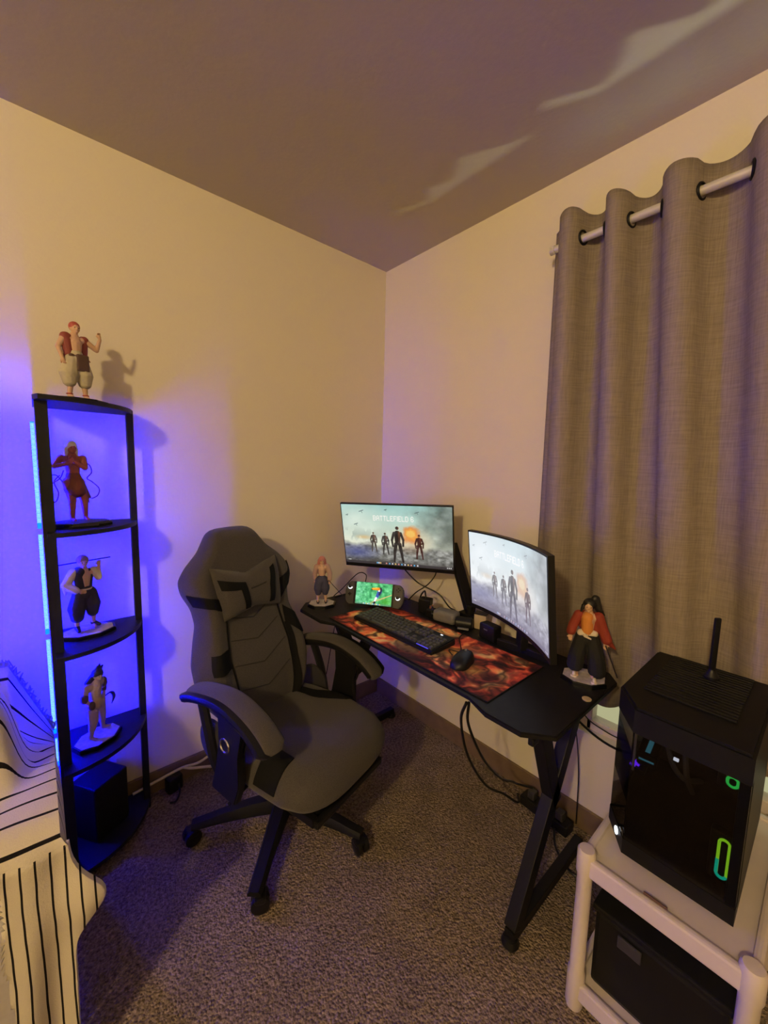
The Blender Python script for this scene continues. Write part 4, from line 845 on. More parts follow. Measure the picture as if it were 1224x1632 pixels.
for (x, y) in ((-0.030, -0.016), (0.024, -0.040)):
    bm = bmesh.new(); lathe(bm, [(0.009, 0), (0.009, 0.005), (0.005, 0.006), (0.005, 0.013), (0.004, 0.016)], 12, (x, y, 0.0142)); finish('base_peg', bm, 'cloth_white', f, smooth=30)

# ================================================================== gaming chair (local: y forward, x to the viewer's left)
ch = thing('gaming_chair', 'grey fabric gaming chair with black trim and head pillow, turned to the camera', 'chair', (-0.870, -0.476, 0), math.radians(180+15))
BV = [0, .06, .14, .25, .36, .46, .54, .62, .70, .76, .82, .88, .94, .98, 1.0]
BW = [.135, .175, .215, .243, .246, .225, .205, .210, .236, .240, .205, .150, .118, .098, .070]
def back_w(v): return interp(v, BV, BW)
def back_s(u, v, side=1):
    z = 0.415+0.705*v; w = back_w(v); yb = -0.115-0.20*v-0.035*math.sin(math.pi*min(1, v*1.0))*0.0
    e = max(0.0, 1-abs(u)**5)**0.5; end = min(1, (v+0.02)/0.06)*min(1, (1.015-v)/0.05); end = max(0.15, end)
    bol = interp(v, [0, .1, .3, .5, .72, .85, 1], [.02, .05, .055, .030, .045, .012, 0])
    if side > 0: d = 0.052*e*end+bol*math.exp(-((abs(u)-0.80)/0.17)**2)*e+0.020*math.exp(-((v-0.22)/0.16)**2)*(1-u*u)
    else: d = -0.040*e*end
    return (u*w, yb+d, z)
def SB(u, v): return back_s(-u, v)   # u>0 = viewer's right
def ring_row(v, n=28):
    us = [-math.cos(math.pi*i/n) for i in range(n+1)]
    return [back_s(u, v) for u in us]+[back_s(u, v, -1) for u in us[::-1][1:-1]]
bm = bmesh.new(); loft(bm, [ring_row(v) for v in np.linspace(0, 1, 44)])
back = finish('backrest', bm, 'grey_fabric', ch, smooth=70); sd = back.modifiers.new('sub', 'SUBSURF'); sd.levels = 1; sd.render_levels = 1
def line_on(S, uv, r, nm, m, par, off=0.001):
    pts = []
    uv = np.array(uv, float); n = 10
    for i in range(len(uv)-1):
        for k_ in range(n): pts.append(uv[i]+(uv[i+1]-uv[i])*k_/n)
    pts.append(uv[-1]); P = []
    for u, v in pts:
        p = Vector(S(u, v)); e = 1e-3; nr = (Vector(S(u+e, v))-p).cross(Vector(S(u, v+e))-p).normalized()
        if nr.y < -0.2: nr = -nr
        P.append(p+nr*off)
    bm = bmesh.new(); tube(bm, P, r, 6, False); return finish(nm, bm, m, par, smooth=True)
# piping down both sides of the centre panel and the chevron seams
for s in (-1, 1): line_on(SB, [(s*.60, .66), (s*.56, .45), (s*.54, .25), (s*.62, .03)], 0.0042, 'piping', 'black_leather', back)
for v0 in (.19, .31, .43, .54):
    line_on(SB, [(-.50, v0+.012), (0.0, v0-.020), (.50, v0+.050)], 0.0022, 'chevron_seam', 'seam_dark', back, 0.0)
# black inlays on the bolsters
def inl(a, b): return strip(SB, a, b, 0.004, 14, 6, 'black_inlay', 'black_leather', back, 0.006)
inl([(-.97, .645), (-.80, .63), (-.62, .60), (-.58, .55)], [(-.97, .705), (-.80, .69), (-.60, .66), (-.50, .64)])
inl([(.96, .70), (.78, .64), (.66, .58)], [(.97, .76), (.72, .71), (.54, .66)])
inl([(-.86, .325), (-.56, .325)], [(-.86, .415), (-.58, .415)])
inl([(.60, .44), (.82, .36)], [(.66, .54), (.97, .44)])
inl([(.58, .44), (.55, .25), (.63, .04)], [(.66, .44), (.64, .25), (.75, .05)])
# head pillow
def pil(u, v):
    w = 0.150*(0.86+0.14*v); th = 0.050*max(0, (1-abs(u)**4))**.5*max(0, 1-abs(2*v-1)**3)**.5
    zz = 0.822+0.150*v+(0.030*abs(u)**1.6*(v-.25) - 0.022*(1-abs(u))*(v > .5)*(v-.5)*2)-0.018*abs(u)*(1-v)*0.8
    yb = -0.115-0.20*(zz-0.415)/0.705+0.050+0.012*abs(u)
    return (-u*w, yb+th, zz)
bm = bmesh.new(); rp = []
for v in np.linspace(0, 1, 22):
    us = [-math.cos(math.pi*i/22) for i in range(23)]; f_ = [pil(u, v) for u in us]
    rp.append(f_+[(x, y-2*(y-(-0.115-0.20*(z-0.415)/0.705+0.050))*0.35-0.004, z) for x, y, z in f_[::-1][1:-1]])
loft(bm, rp); pillow = finish('head_pillow', bm, 'grey_fabric', ch, smooth=70)
def inp(a, b): return strip(pil, a, b, 0.003, 14, 4, 'pillow_stripe', 'black_leather', pillow, 0.005)
inp([(-.93, .60), (-.45, .58), (-.40, .12)], [(-.95, .80), (-.27, .76), (-.22, .10)])
inp([(.60, .90), (.48, .55), (.44, .12)], [(.76, .92), (.66, .55), (.60, .14)])
line_on(pil, [(-.14, .56), (.0, .565), (.36, .62)], 0.0028, 'embroidery', 'seam_dark', pillow, 0.0)
# seat
def seat_w(t): return interp(t, [0, .1, .3, .6, .8, .92, .98, 1.0], [.17, .20, .235, .250, .245, .215, .165, .11])
def seat_s(u, t, top=1):
    w = seat_w(t); y = -0.185+0.545*t; e = max(0, 1-abs(u)**4)**.5
    if top > 0:
        z = 0.385+0.075*e*interp(t, [0, .05, .85, .96, 1], [.6, 1, 1, .75, .35])+0.030*math.exp(-((abs(u)-.80)/.16)**2)*e*interp(t, [0, .2, .6, .85, 1], [.6, 1, .9, .1, 0])-0.018*(max(0, t-.75)/.25)**2
    else: z = 0.385-0.050*e*interp(t, [0, .05, .9, 1], [.7, 1, 1, .5])-0.012*(max(0, t-.75)/.25)**2
    return (-u*w, y, z)
bm = bmesh.new(); rs = []
for t in np.linspace(0, 1, 34):
    us = [-math.cos(math.pi*i/26) for i in range(27)]; rs.append([seat_s(u, t) for u in us]+[seat_s(u, t, -1) for u in us[::-1][1:-1]])
loft(bm, rs); seat = finish('seat', bm, 'grey_fabric', ch, smooth=70); sd = seat.modifiers.new('sub', 'SUBSURF'); sd.levels = 1; sd.render_levels = 1
SS = lambda u, t: seat_s(u, t)
def ins(a, b): return strip(lambda u, t: seat_s(u, t), a, b, -0.0035, 16, 6, 'black_inlay', 'black_leather', seat, -0.006)
def ins2(a, b): return strip(lambda t, u: seat_s(u, t), [(q[1], q[0]) for q in a], [(q[1], q[0]) for q in b], 0.004, 16, 6, 'black_inlay', 'black_leather', seat, 0.007)
ins2([(.50, .02), (.52, .40), (.72, .62), (.98, .64)], [(.62, .02), (.66, .36), (.80, .52), (.99, .52)])
ins2([(-.62, .58), (-.99, .60)], [(-.62, .74), (-.99, .76)])
# underside: mechanism, gas lift, folded footrest
bm = bmesh.new(); box(bm, (0, 0.0, 0.312), (0.22, 0.30, 0.040), 0.006); box(bm, (0, 0.05, 0.335), (0.38, 0.36, 0.012), 0.003); finish('mechanism', bm, 'black_metal', ch)
bm = bmesh.new(); lathe(bm, [(0.030, 0.10), (0.030, 0.20), (0.016, 0.205), (0.016, 0.30)], 18); finish('gas_lift', bm, 'black_metal', ch, smooth=30)
fr = finish('footrest', bx((0, 0.200, 0.296), (0.30, 0.22, 0.034), 0.012), 'black_leather', ch)
for s in (-1, 1): finish('rail', bx((s*0.165, 0.14, 0.305), (0.022, 0.36, 0.028), 0.003), 'black_metal', fr)
finish('pull_bar', bx((0, 0.325, 0.300), (0.34, 0.020, 0.026), 0.006), 'black_plastic', fr)
for s, nm in ((1, 'recline_lever'), (-1, 'tilt_lever')):
    bm = bmesh.new(); tube(bm, [(s*0.10, 0.02, 0.31), (s*0.21, 0.04, 0.305), (s*0.27, 0.05, 0.300)], 0.007, 8); finish(nm, bm, 'black_plastic', ch, smooth=True)
# armrests
for s in (1, -1):
    xa = s*0.262
    arm_o = bpy.data.objects.new('armrest', None); COL.objects.link(arm_o); arm_o.parent = ch
    path = [(-0.185, .585), (-0.13, .612), (-0.05, .632), (0.03, .642), (0.10, .635), (0.175, .610), (0.228, .575), (0.245, .552)]
    cp = catmull([(xa, y, z) for y, z in path], 5); rowsA = []; rowsB = []
    for i, p in enumerate(cp):
        t = i/(len(cp)-1); wd = 0.046*min(1, 0.45+t*6)*min(1, (1-t)*5+0.55); tg = (cp[min(i+1, len(cp)-1)]-cp[max(i-1, 0)]).normalized(); nr = Vector((0, -tg.z, tg.y))
        rowsA.append([tuple(p+Vector((wd*0.80*math.cos(a)-s*0.009, 0, 0))+nr*(0.022*max(0, math.sin(a))**.6 if math.sin(a) > 0 else -0.004)) for a in [2*math.pi*q/18 for q in range(18)]])
        rowsB.append([tuple(p+Vector((wd*1.02*math.cos(a), 0, 0))+nr*(0.009 if math.sin(a) > 0 else -0.026*abs(math.sin(a))**.6)) for a in [2*math.pi*q/18 for q in range(18)]])
    bm = bmesh.new(); loft(bm, rowsA[4:]); finish('arm_pad', bm, 'grey_fabric', arm_o, smooth=60)
    bm = bmesh.new(); loft(bm, rowsB); finish('arm_shell', bm, 'black_plastic', arm_o, smooth=60)
    # bracket: plate from seat side up to the arm
    P = [(-0.02, .34), (0.10, .33), (0.125, .40), (0.115, .50), (0.150, .61), (0.02, .625), (0.035, .52), (0.010, .42)]
    bm = bmesh.new(); prism(bm, P, -0.014, 0.014)
    for v in bm.verts: v.co = Vector((xa+s*0.012+v.co.z, v.co.x, v.co.y))
    bmesh.ops.bevel(bm, geom=list(bm.edges), offset=0.005, segments=2, affect='EDGES'); finish('arm_bracket', bm, 'black_plastic', arm_o, smooth=30)
    bm = bmesh.new(); tube(bm, [(xa, -0.10, .60), (xa+s*0.004, -0.06, .50), (xa, -0.03, .40), (xa-s*0.02, 0.0, .34)], 0.016, 8); finish('rear_strut', bm, 'black_plastic', arm_o, smooth=True)
    bm = bmesh.new(); lathe(bm, [(0.076, 0), (0.074, 0.010), (0.050, 0.020), (0.0, 0.024)], 26, (s*0.232, -0.075, 0.44), RY(s*math.pi/2)); finish('hinge_cover', bm, 'dark_grey_plastic', arm_o, smooth=40)
    bm = bmesh.new(); ring(bm, (xa+s*0.027, 0.060, .515), 0.021, 0.0035, RY(math.pi/2), 22, 6); finish('chrome_ring', bm, 'chrome', arm_o, smooth=True)
# star base with castors
a0 = math.radians(155-195)
bm = bmesh.new(); lathe(bm, [(0.050, 0.065), (0.052, 0.09), (0.040, 0.115), (0.030, 0.12)], 22); finish('base_hub', bm, 'black_plastic', ch, smooth=30)
for i in range(5):
    a = a0+i*2*math.pi/5; d = Vector((math.cos(a), math.sin(a), 0)); n_ = Vector((-d.y, d.x, 0)); rl = []
    for t, w, zt, zb in ((0.03, .034, .118, .070), (0.12, .030, .112, .072), (0.22, .025, .096, .068), (0.29, .024, .082, .062), (0.325, .022, .076, .060)):
        c = d*t; rl.append([c+n_*w+Vector((0, 0, zb)), c-n_*w+Vector((0, 0, zb)), c-n_*w*.95+Vector((0, 0, (zt+zb)/2)), c-n_*w*.6+Vector((0, 0, zt)), c+n_*w*.6+Vector((0, 0, zt)), c+n_*w*.95+Vector((0, 0, (zt+zb)/2))])
    bm = bmesh.new(); loft(bm, rl); leg = finish('base_leg', bm, 'black_matte', ch, smooth=35)
    ca = a+[0.5, 1.9, -0.6, 2.4, 0.9][i]; cd = Vector((math.cos(ca), math.sin(ca), 0)); cn = Vector((-cd.y, cd.x, 0)); cc = d*0.312+cd*0.014
    bm = bmesh.new(); lathe(bm, [(0.009, 0.030), (0.009, 0.066)], 10, d*0.312)
    R_ = Matrix((cd, Vector((0, 0, 1)), cd.cross(Vector((0, 0, 1))))).transposed()
    for s in (-1, 1):
        c = cc+cn*s*0.014+Vector((0, 0, 0.029)); lathe(bm, [(0.018, -0.010), (0.028, -0.007), (0.029, 0), (0.028, 0.007), (0.018, 0.010)], 20, c, R_)
    box(bm, cc+Vector((0, 0, 0.045)), (0.036, 0.050, 0.022), 0.008, Matrix((cd, cn, Vector((0, 0, 1)))).transposed()); finish('castor', bm, 'black_plastic', leg, smooth=35)

# ================================================================== white plastic cart with the computer
CTX0, CTX1, CTY0, CTY1, CTZ = -0.562, -0.040, -1.762, -1.425, 0.425
ct = thing('utility_cart', 'white plastic two-tier cart under the black computer', 'cart', (0, 0, 0))
for z, nm in ((CTZ, 'top_tray'), (0.075, 'lower_tray')):
    bm = bmesh.new(); box(bm, ((CTX0+CTX1)/2, (CTY0+CTY1)/2, z-0.010), (CTX1-CTX0-0.03, CTY1-CTY0-0.03, 0.014), 0.003); tr = finish(nm, bm, 'white_plastic', ct)
    for cx, cy, sx, sy in (((CTX0+CTX1)/2, CTY0+0.012, CTX1-CTX0-0.03, 0.018), ((CTX0+CTX1)/2, CTY1-0.012, CTX1-CTX0-0.03, 0.018), (CTX0+0.010, (CTY0+CTY1)/2, 0.018, CTY1-CTY0-0.03), (CTX1-0.010, (CTY0+CTY1)/2, 0.018, CTY1-CTY0-0.03)):
        finish('tray_lip', bx((cx, cy, z-0.016), (sx, sy, 0.046), 0.006), 'white_plastic', tr)
for x in (CTX0+0.016, CTX1-0.016):
    for y in (CTY0+0.016, CTY1-0.016):
        bm = bmesh.new(); lathe(bm, [(0.018, 0.0), (0.021, 0.01), (0.021, 0.10), (0.0175, 0.11), (0.0175, 0.375), (0.021, 0.385), (0.021, 0.440), (0.017, 0.446), (0.0, 0.447)], 20, (x, y, 0)); finish('post', bm, 'white_plastic', ct, smooth=35)
bm = bmesh.new(); box(bm, (CTX0+0.0195, -1.585, CTZ+0.006), (0.004, 0.046, 0.010), 0.003); finish('logo_slot', bm, 'strap_dark', ct)
bx_ = thing('storage_bin', 'black lidded bin on the lower tray of the white cart', 'bin', (-0.30, -1.594, 0.0725))
finish('tub', bx((0, 0, 0.105), (0.44, 0.262, 0.205), 0.012), 'black_plastic', bx_); finish('lid', bx((0, 0, 0.216), (0.452, 0.272, 0.016), 0.005), 'black_matte', bx_)
finish('latch', bx((-0.229, 0.05, 0.18), (0.006, 0.05, 0.03), 0.002), 'dark_grey_plastic', bx_)

# PC tower: x from -0.49 (glass front) back to -0.07, y -1.705..-1.438, z 0.433..0.82
PZ0, PZ1 = CTZ+0.0075, 0.822
def pc_poly(x0, x1, y0, y1, c=0.0): return [(x0, y0), (x1, y0), (x1, y1), (x0+0.085+c*0, y1), (x0, y1-0.058)]
pc = thing('computer_tower', 'black glass-fronted computer tower with green and purple lights on the white cart', 'computer', (0, 0, 0))
X0, X1, Y0, Y1 = -0.490, -0.088, -1.708, -1.440
mat('pc_black', (0.006, 0.006, 0.006), 0.5, noise=0.15, nscale=40, spec=0.2)
bm = bmesh.new(); prism(bm, pc_poly(X0, X1, Y0, Y1), PZ1-0.062, PZ1); bmesh.ops.bevel(bm, geom=[e for e in bm.edges if all(v.co.z > PZ1-0.001 for v in e.verts)], offset=0.006, segments=2, affect='EDGES'); top = finish('top_cover', bm, 'pc_black', pc)
sl = bmesh.new(); box(sl, (0, 0, 0), (0.010, 0.18, 0.006), 0.002); sme = bpy.data.meshes.new('vent_slat'); sl.to_mesh(sme); sl.free(); sme.materials.append(MATS['pc_black'])
for i in range(18):
    o = bpy.data.objects.new('vent_slat', sme); COL.objects.link(o); o.parent = top; o.location = (X0+0.115+i*0.0158, (Y0+Y1)/2, PZ1+0.002)
bm = bmesh.new(); prism(bm, pc_poly(X0, X1, Y0, Y1), PZ0+0.012, PZ0+0.050); finish('bottom_cover', bm, 'pc_black', pc)
for x in (X0+0.07, X1-0.05):
    for y in (Y0+0.04, Y1-0.07): finish('rubber_foot', bx((x, y, PZ0+0.006), (0.03, 0.03, 0.0125), 0.002), 'black_matte', pc)
finish('back_panel', bx((X1-0.003, (Y0+Y1)/2, (PZ0+PZ1)/2), (0.006, Y1-Y0, PZ1-PZ0-0.10)), 'pc_black', pc)
finish('side_panel', bx(((X0+X1)/2+0.01, Y0+0.003, (PZ0+PZ1)/2), (X1-X0-0.03, 0.006, PZ1-PZ0-0.10)), 'pc_black', pc)
gz0, gz1 = PZ0+0.050, PZ1-0.062
finish('glass_panel', bx((X0+0.003, (Y0+Y1-0.058)/2, (gz0+gz1)/2), (0.004, Y1-Y0-0.060, gz1-gz0)), 'smoked_glass', pc)
bm = bmesh.new(); bar(bm, (X0+0.0025, Y1-0.058, (gz0+gz1)/2), (X0+0.085, Y1-0.002, (gz0+gz1)/2), gz1-gz0, 0.004, 0.0)
g2 = bmesh.new(); bm.free(); a_, b_ = Vector((X0+0.002, Y1-0.058, 0)), Vector((X0+0.085, Y1-0.002, 0)); dd = (b_-a_).normalized(); nn = Vector((dd.y, -dd.x, 0))*0.004
prism(g2, [tuple(q)[:2] for q in (a_, b_, b_+nn, a_+nn)], gz0, gz1); finish('glass_panel', g2, 'smoked_glass', pc)
finish('glass_panel', bx(((X0+0.087+X1-0.01)/2, Y1-0.003, (gz0+gz1)/2), (X1-0.01-X0-0.087, 0.004, gz1-gz0)), 'smoked_glass', pc)
finish('corner_pillar', bx((X0+0.010, Y0+0.010, (gz0+gz1)/2), (0.018, 0.018, gz1-gz0), 0.002), 'pc_black', pc)
bm = bmesh.new(); tube(bm, [(X0+0.013, Y1-0.062, gz1-0.002), (X0+0.013, Y1-0.062, gz1-0.100)], 0.0026, 8, False); finish('chrome_edge', bm, 'rod_white', pc, smooth=True)
bm = bmesh.new(); ring(bm, (X0+0.030, Y1-0.036, PZ0+0.036), 0.0075, 0.0022, nn.normalized().to_track_quat('Z', 'Y').to_matrix(), 18, 6); bmesh.ops.translate(bm, vec=nn.normalized()*-0.001, verts=bm.verts); finish('power_ring', bm, 'led_white', pc, smooth=True)
# inside
finish('motherboard', bx((-0.27, Y0+0.012, 0.62), (0.30, 0.006, 0.26)), 'dark_grey_plastic', pc)
gp = finish('graphics_card', bx((-0.395, Y1-0.078, gz1-0.066), (0.15, 0.040, 0.030), 0.003, RZ(0.1)), 'black_plastic', pc)
finish('card_badge', bx((-0.4706, Y1-0.0855, gz1-0.066), (0.0012, 0.030, 0.004), 0, RZ(0.1)), 'led_cyan_dim', gp)
finish('card_top_badge', bx((-0.395, Y1-0.078, gz1-0.0504), (0.13, 0.010, 0.0012), 0, RZ(0.1)), 'led_cyan_dim', gp)
bm = bmesh.new(); box(bm, (-0.455, Y1-0.066, gz1-0.102), (0.030, 0.035, 0.012), 0.002); mem = finish('memory_module', bm, 'black_plastic', pc)
for i in range(4):
    bm = bmesh.new(); box(bm, (-0.466+0.008*i, Y1-0.058-0.006*(i % 2), gz1-0.094), (0.005, 0.012, 0.004), 0.001); finish('module_light', bm, 'led_purple', mem)
for i, pts in enumerate(([(-0.40, Y1-0.11, gz1-0.05), (-0.42, Y1-0.13, gz1-0.08), (-0.40, Y1-0.15, gz1-0.11), (-0.33, Y1-0.17, gz1-0.14)], [(-0.39, Y1-0.14, gz1-0.02), (-0.42, Y1-0.15, gz1-0.05), (-0.41, Y1-0.155, gz1-0.10), (-0.36, Y1-0.16, gz1-0.16)])):
    bm = bmesh.new(); tube(bm, pts, 0.006, 8); finish('inner_cable', bm, 'grey_plastic', pc, smooth=True)
bm = bmesh.new(); box(bm, (-0.452, Y1-0.138, gz1-0.040), (0.006, 0.010, 0.006), 0.001); finish('board_light', bm, 'led_white', pc)
for i, (zc, h_, mname) in enumerate(((0.566, 0.086, 'led_yellowgreen'), (0.742, 0.021, 'led_green'))):
    fan = finish('fan_frame', bx((-0.462, Y0+0.030, zc), (0.024, 0.050, h_+0.026 if i == 0 else 0.05), 0.006), 'black_plastic', pc)
    bm = bmesh.new(); tube(bm, [(-0.4755, Y0+0.030+0.0085*math.cos(t), zc+(h_/2-0.0085)*math.copysign(1, math.sin(t)) * (1 if abs(math.sin(t)) > 1e-6 else 0)+0.0085*math.sin(t)) for t in np.linspace(0.05, 2*math.pi+0.04, 26)], 0.0028, 6, False)
    finish('fan_light', bm, mname, fan, smooth=True)
bm = bmesh.new(); tube(bm, [(-0.4757, Y0+0.030+0.0085*math.cos(t), 0.566-0.0345+0.0085*math.sin(t)) for t in np.linspace(math.pi, 2*math.pi, 12)], 0.0031, 6, False); finish('fan_light', bm, 'led_teal', pc, smooth=True)
bm = bmesh.new(); tube(bm, [(-0.4757, Y0+0.0385, 0.566-0.034), (-0.4757, Y0+0.0385, 0.566-0.004)], 0.0031, 6, False); finish('fan_light', bm, 'led_teal', pc, smooth=True)
an = thing('wifi_antenna', 'black upright antenna standing on top of the computer tower', 'antenna', (-0.181, -1.585, PZ1+0.005), math.radians(-40))
bm = bmesh.new(); lathe(bm, [(0.018, 0.0), (0.018, 0.006), (0.010, 0.018), (0.008, 0.024)], 16); finish('foot', bm, 'black_plastic', an, smooth=30)
bm = bmesh.new(); box(bm, (0, 0, 0.094), (0.016, 0.008, 0.146), 0.0035); finish('blade', bm, 'black_matte', an, smooth=30)

# ================================================================== couch end and striped blanket
co = thing('couch', 'pale couch end under the striped blanket at the left edge', 'couch', (-2.03, -0.42, 0))
finish('arm_block', bx((0, 0, 0.235), (0.93, 0.66, 0.41), 0.03), 'couch_fabric', co)
finish('cushion', bx((0, -0.165, 0.505), (0.92, 0.32, 0.135), 0.04), 'couch_fabric', co)
for x in (-0.42, 0.42):
    for y in (-0.28, 0.28): finish('foot', bx((x, y, 0.0145), (0.05, 0.05, 0.029), 0.004), 'strap_dark', co)
def blan(u, v):
    """u 0..1 from left to the right edge, v 0..1 from the back fringe over the top and down the front"""
    side = max(0.0, (u-0.86)/0.14); xr = -1.522; sig = lambda q: 1/(1+math.exp(-max(-40, min(40, q))))
    if v < 0.5:
        t = v/0.5; y = -0.135-0.655*t; x = -1.95+(xr+1.95)*min(1, u/0.86)
        z = 0.485+0.145*sig((-0.40-y)/0.09)
        z += min(0.25, max(0, (-1.522-x)*2.6))*math.exp(-((y+0.12)/0.15)**2)
        z += 0.20*sig((-1.597-x)/0.009)*math.exp(-((y+0.44)/0.13)**4)
        wv = math.exp(-((y+0.40)/0.10)**2); z += 0.020*wv*abs(math.sin(30*(y+0.9*x)))+0.004*math.sin(23*x-19*y)+0.007*math.sin(9*y)
        if side: x = xr+0.012*math.sin(side*math.pi/2)*(0.4+0.6*sig((-0.42-y)/0.03))-0.004; z -= (0.05+0.08*sig((-0.42-y)/0.03))*side**1.3+0.012*side*math.sin(16*y)
        if t > 0.90: z -= 0.040*((t-0.90)/0.10)**2
    else:
        t = (v-0.5)/0.5; z = 0.588-0.565*t; fl = math.exp(-((z-0.452)/0.062)**2)
        x1 = xr+0.008+0.056*fl-0.010*max(0, t-0.6)
        x = -1.95+(x1+1.95)*min(1, u/0.86)
        y = -0.798-0.010*math.sin(x*75+2*t)*(0.35+t)-0.030*fl*max(0, (x+1.58)/0.12)+0.02*t
        if side: y += 0.012*side; x = x1+0.003*side
    return (x, y, z)
def blanket_piece(name, v0, v1, nv, m, u0=0.0, uvf=None, cut=None):
    bm = bmesh.new(); uvl = bm.loops.layers.uv.new('UVMap'); nu = 90; g = []
    for j in range(nv+1):
        v = v0+(v1-v0)*j/nv; g.append([bm.verts.new(blan(u0+(1-u0)*i/nu, v)) for i in range(nu+1)])
    for j in range(nv):
        for i in range(nu):
            if cut and cut(g[j][i].co): continue
            fc = bm.faces.new((g[j][i], g[j+1][i], g[j+1][i+1], g[j][i+1]))
            for lp, (jj, ii) in zip(fc.loops, ((j, i), (j+1, i), (j+1, i+1), (j, i+1))):
                lp[uvl].uv = uvf(u0+(1-u0)*ii/nu, v0+(v1-v0)*jj/nv, g[jj][ii].co)
    bmesh.ops.delete(bm, geom=[v for v in bm.verts if not v.link_faces], context='VERTS')
    o = finish(name, bm, m, bl, smooth=60, recalc=False); sm_ = o.modifiers.new('thick', 'SOLIDIFY'); sm_.thickness = 0.005; return o
bl = thing('blanket', 'white blanket with black stripes draped over the couch beside the shelf tower', 'blanket', (0, 0, 0))
blanket_piece('top_drape', 0.0, 0.5, 44, 'blanket_top', 0.0, lambda u, v, c: (c.x, v/0.5*0.68+0.04*max(0, u-0.86)))
blanket_piece('front_drape', 0.5, 1.0, 40, 'blanket_front', 0.0, lambda u, v, c: (c.x*1.0+0.03*(v-0.5)*0, v), cut=lambda c: c.x < -1.625+0.012*(0.588-c.z)/0.5)
# fringe along the back edge: knotted threads
bm = bmesh.new()
for i in range(110):
    u = 0.62+0.24*i/109; p = Vector(blan(u, 0.0)); a = rng.normal(0, .006, 6)
    tube(bm, [p, p+Vector((a[0], 0.016+a[1]*.5, 0.010+a[2])), p+Vector((a[3], 0.030+a[4]*.5, -0.012+a[5]))], 0.0019, 4, False)
o = finish('fringe', bm, 'blanket_fringe', bl); o['kind'] = 'stuff'

# ================================================================== cords on the floor
wc1 = tcable('extension_lead', [(-1.30, -0.030, 0.050), (-1.21, -0.030, 0.062), (-1.12, -0.028, 0.070), (-1.05, -0.030, 0.062), (-0.98, -0.026, 0.080), (-0.90, -0.024, 0.105), (-0.82, -0.03, 0.09)], 0.0055, 'white_cord', 'white cord rising along the skirting behind the chair', 'cord')
wc2 = thing('white_plug_lead', 'white cord ending in a chunky white plug on the carpet behind the chair', 'cord', (0, 0, 0))
cable('lead', [(-1.112, -0.034, 0.072), (-1.085, -0.045, 0.062), (-1.04, -0.055, 0.050), (-0.985, -0.075, 0.040)], 0.0055, 'white_cord', wc2)
bm = bmesh.new(); box(bm, (-0.962, -0.082, 0.030), (0.045, 0.034, 0.034), 0.008); finish('plug', bm, 'white_cord', wc2, smooth=40)
br = thing('black_charger', 'black charger brick lying by the skirting between shelf and chair', 'charger', (-1.155, -0.045, 0), math.radians(15))
finish('brick', bx((0, 0, 0.032), (0.060, 0.040, 0.064), 0.008), 'black_plastic', br)
bm = bmesh.new(); tube(bm, [(0.01, -0.018, 0.03), (0.0, -0.045, 0.012), (-0.03, -0.07, 0.006), (-0.05, -0.06, 0.006)], 0.004, 8); finish('lead', bm, 'black_plastic', br, smooth=True)
tcable('desk_cable_bundle', [(-0.605, -1.105, 0.69), (-0.600, -1.085, 0.62), (-0.52, -1.06, 0.45), (-0.36, -1.03, 0.24), (-0.22, -1.02, 0.12), (-0.14, -1.04, 0.05), (-0.07, -1.00, 0.02)], 0.0045, 'black_plastic', 'thick black cable drooping from the desk front to the floor, the lower of two')
tcable('desk_power_cable', [(-0.600, -1.110, 0.69), (-0.575, -1.095, 0.60), (-0.46, -1.08, 0.42), (-0.30, -1.05, 0.25), (-0.17, -1.03, 0.15), (-0.11, -1.02, 0.10), (-0.065, -1.06, 0.085)], 0.0045, 'black_plastic', 'thick black cable drooping from the desk front to the floor, the upper of two')
tcable('signal_cable', [(-0.16, -1.10, 0.69), (-0.10, -1.2, 0.5), (-0.06, -1.34, 0.42), (-0.025, -1.46, 0.46), (-0.050, -1.52, 0.60), (-0.072, -1.53, 0.62)], 0.0045, 'black_plastic', 'black cable swinging from the desk across to the computer tower')
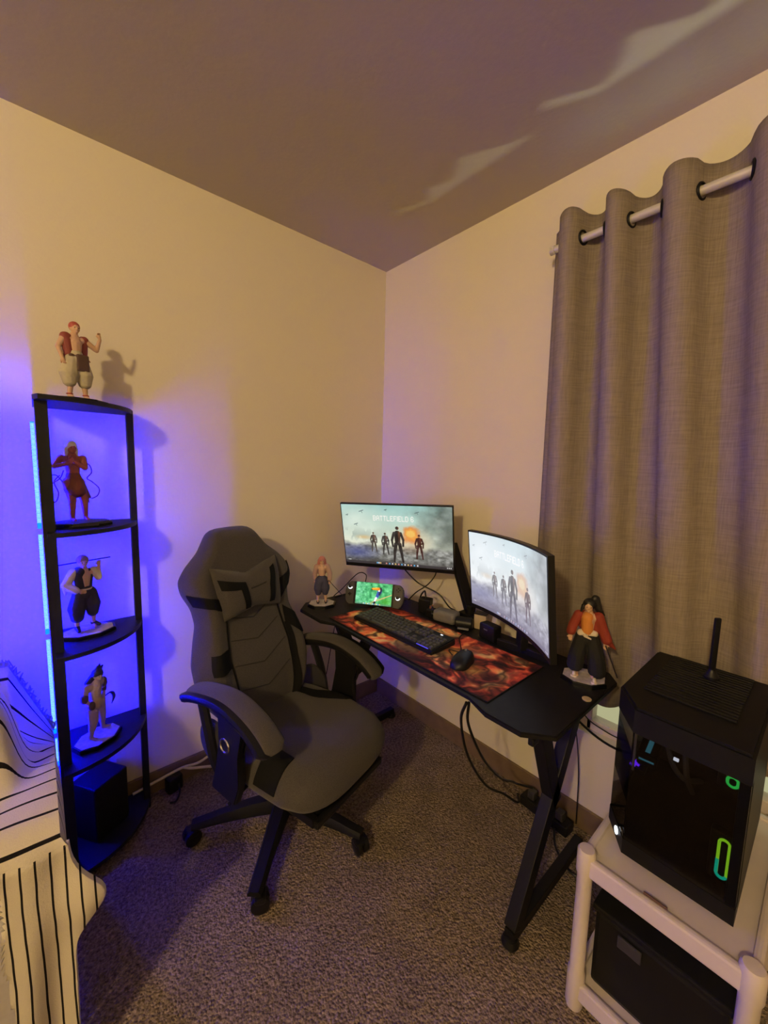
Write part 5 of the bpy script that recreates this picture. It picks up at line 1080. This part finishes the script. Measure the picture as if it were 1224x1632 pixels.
tcable('thin_wall_cable', [(-0.12, -1.17, 0.69), (-0.06, -1.20, 0.45), (-0.04, -1.22, 0.25), (-0.035, -1.225, 0.03)], 0.0022, 'black_plastic', 'thin black cable hanging straight down the wall below the curtain')
tcable('hem_cable', [(-0.15, -1.20, 0.66), (-0.10, -1.24, 0.52), (-0.075, -1.30, 0.475), (-0.06, -1.38, 0.47), (-0.068, -1.50, 0.55)], 0.0022, 'black_plastic', 'thin cable sagging in front of the bright patch below the curtain hem')
ps = thing('power_strip', 'black power strip with cables on the carpet behind the desk leg', 'power strip', (-0.065, -1.120, 0), math.radians(86))
finish('housing', bx((0, 0, 0.02), (0.20, 0.055, 0.04), 0.006), 'black_plastic', ps)
for i in range(3): finish('plug', bx((-0.06+0.06*i, 0, 0.055), (0.03, 0.03, 0.034), 0.005), 'dark_grey_plastic', ps)
tcable('floor_cable_loop', [(-0.10, -1.30, 0.02), (-0.16, -1.35, 0.012), (-0.22, -1.30, 0.010), (-0.18, -1.22, 0.012), (-0.12, -1.18, 0.03)], 0.004, 'black_plastic', 'loop of black cable on the carpet beside the power strip')
tcable('left_desk_cable', [(-0.40, -0.16, 0.69), (-0.42, -0.13, 0.5), (-0.45, -0.10, 0.25), (-0.52, -0.07, 0.05)], 0.0022, 'black_plastic', 'thin cable hanging behind the chair armrest below the far desk end')

# ================================================================== added unseen blocker left of the view, shades the wall by the shelf
mat('dark_wood', (0.10, 0.055, 0.03), 0.5, noise=0.25, nscale=14)
wd = thing('blocker', 'added unseen wooden wardrobe standing left of the couch', 'blocker', (-2.68, -1.03, 0))
finish('blocker_body', bx((0, 0, 0.99), (0.62, 0.30, 1.90), 0.006), 'dark_wood', wd)
for s_ in (-1, 1):
    d_ = finish('blocker_door', bx((s_*0.153, -0.159, 0.99), (0.300, 0.018, 1.84), 0.004), 'dark_wood', wd)
    bm = bmesh.new(); tube(bm, [(s_*0.025, -0.185, 0.93), (s_*0.025, -0.185, 1.07)], 0.006, 8, False); finish('blocker_handle', bm, 'chrome', d_, smooth=True)
    for y_ in (-0.12, 0.12): finish('foot', bx((s_*0.27, y_, 0.02), (0.05, 0.05, 0.04), 0.004), 'dark_wood', wd)
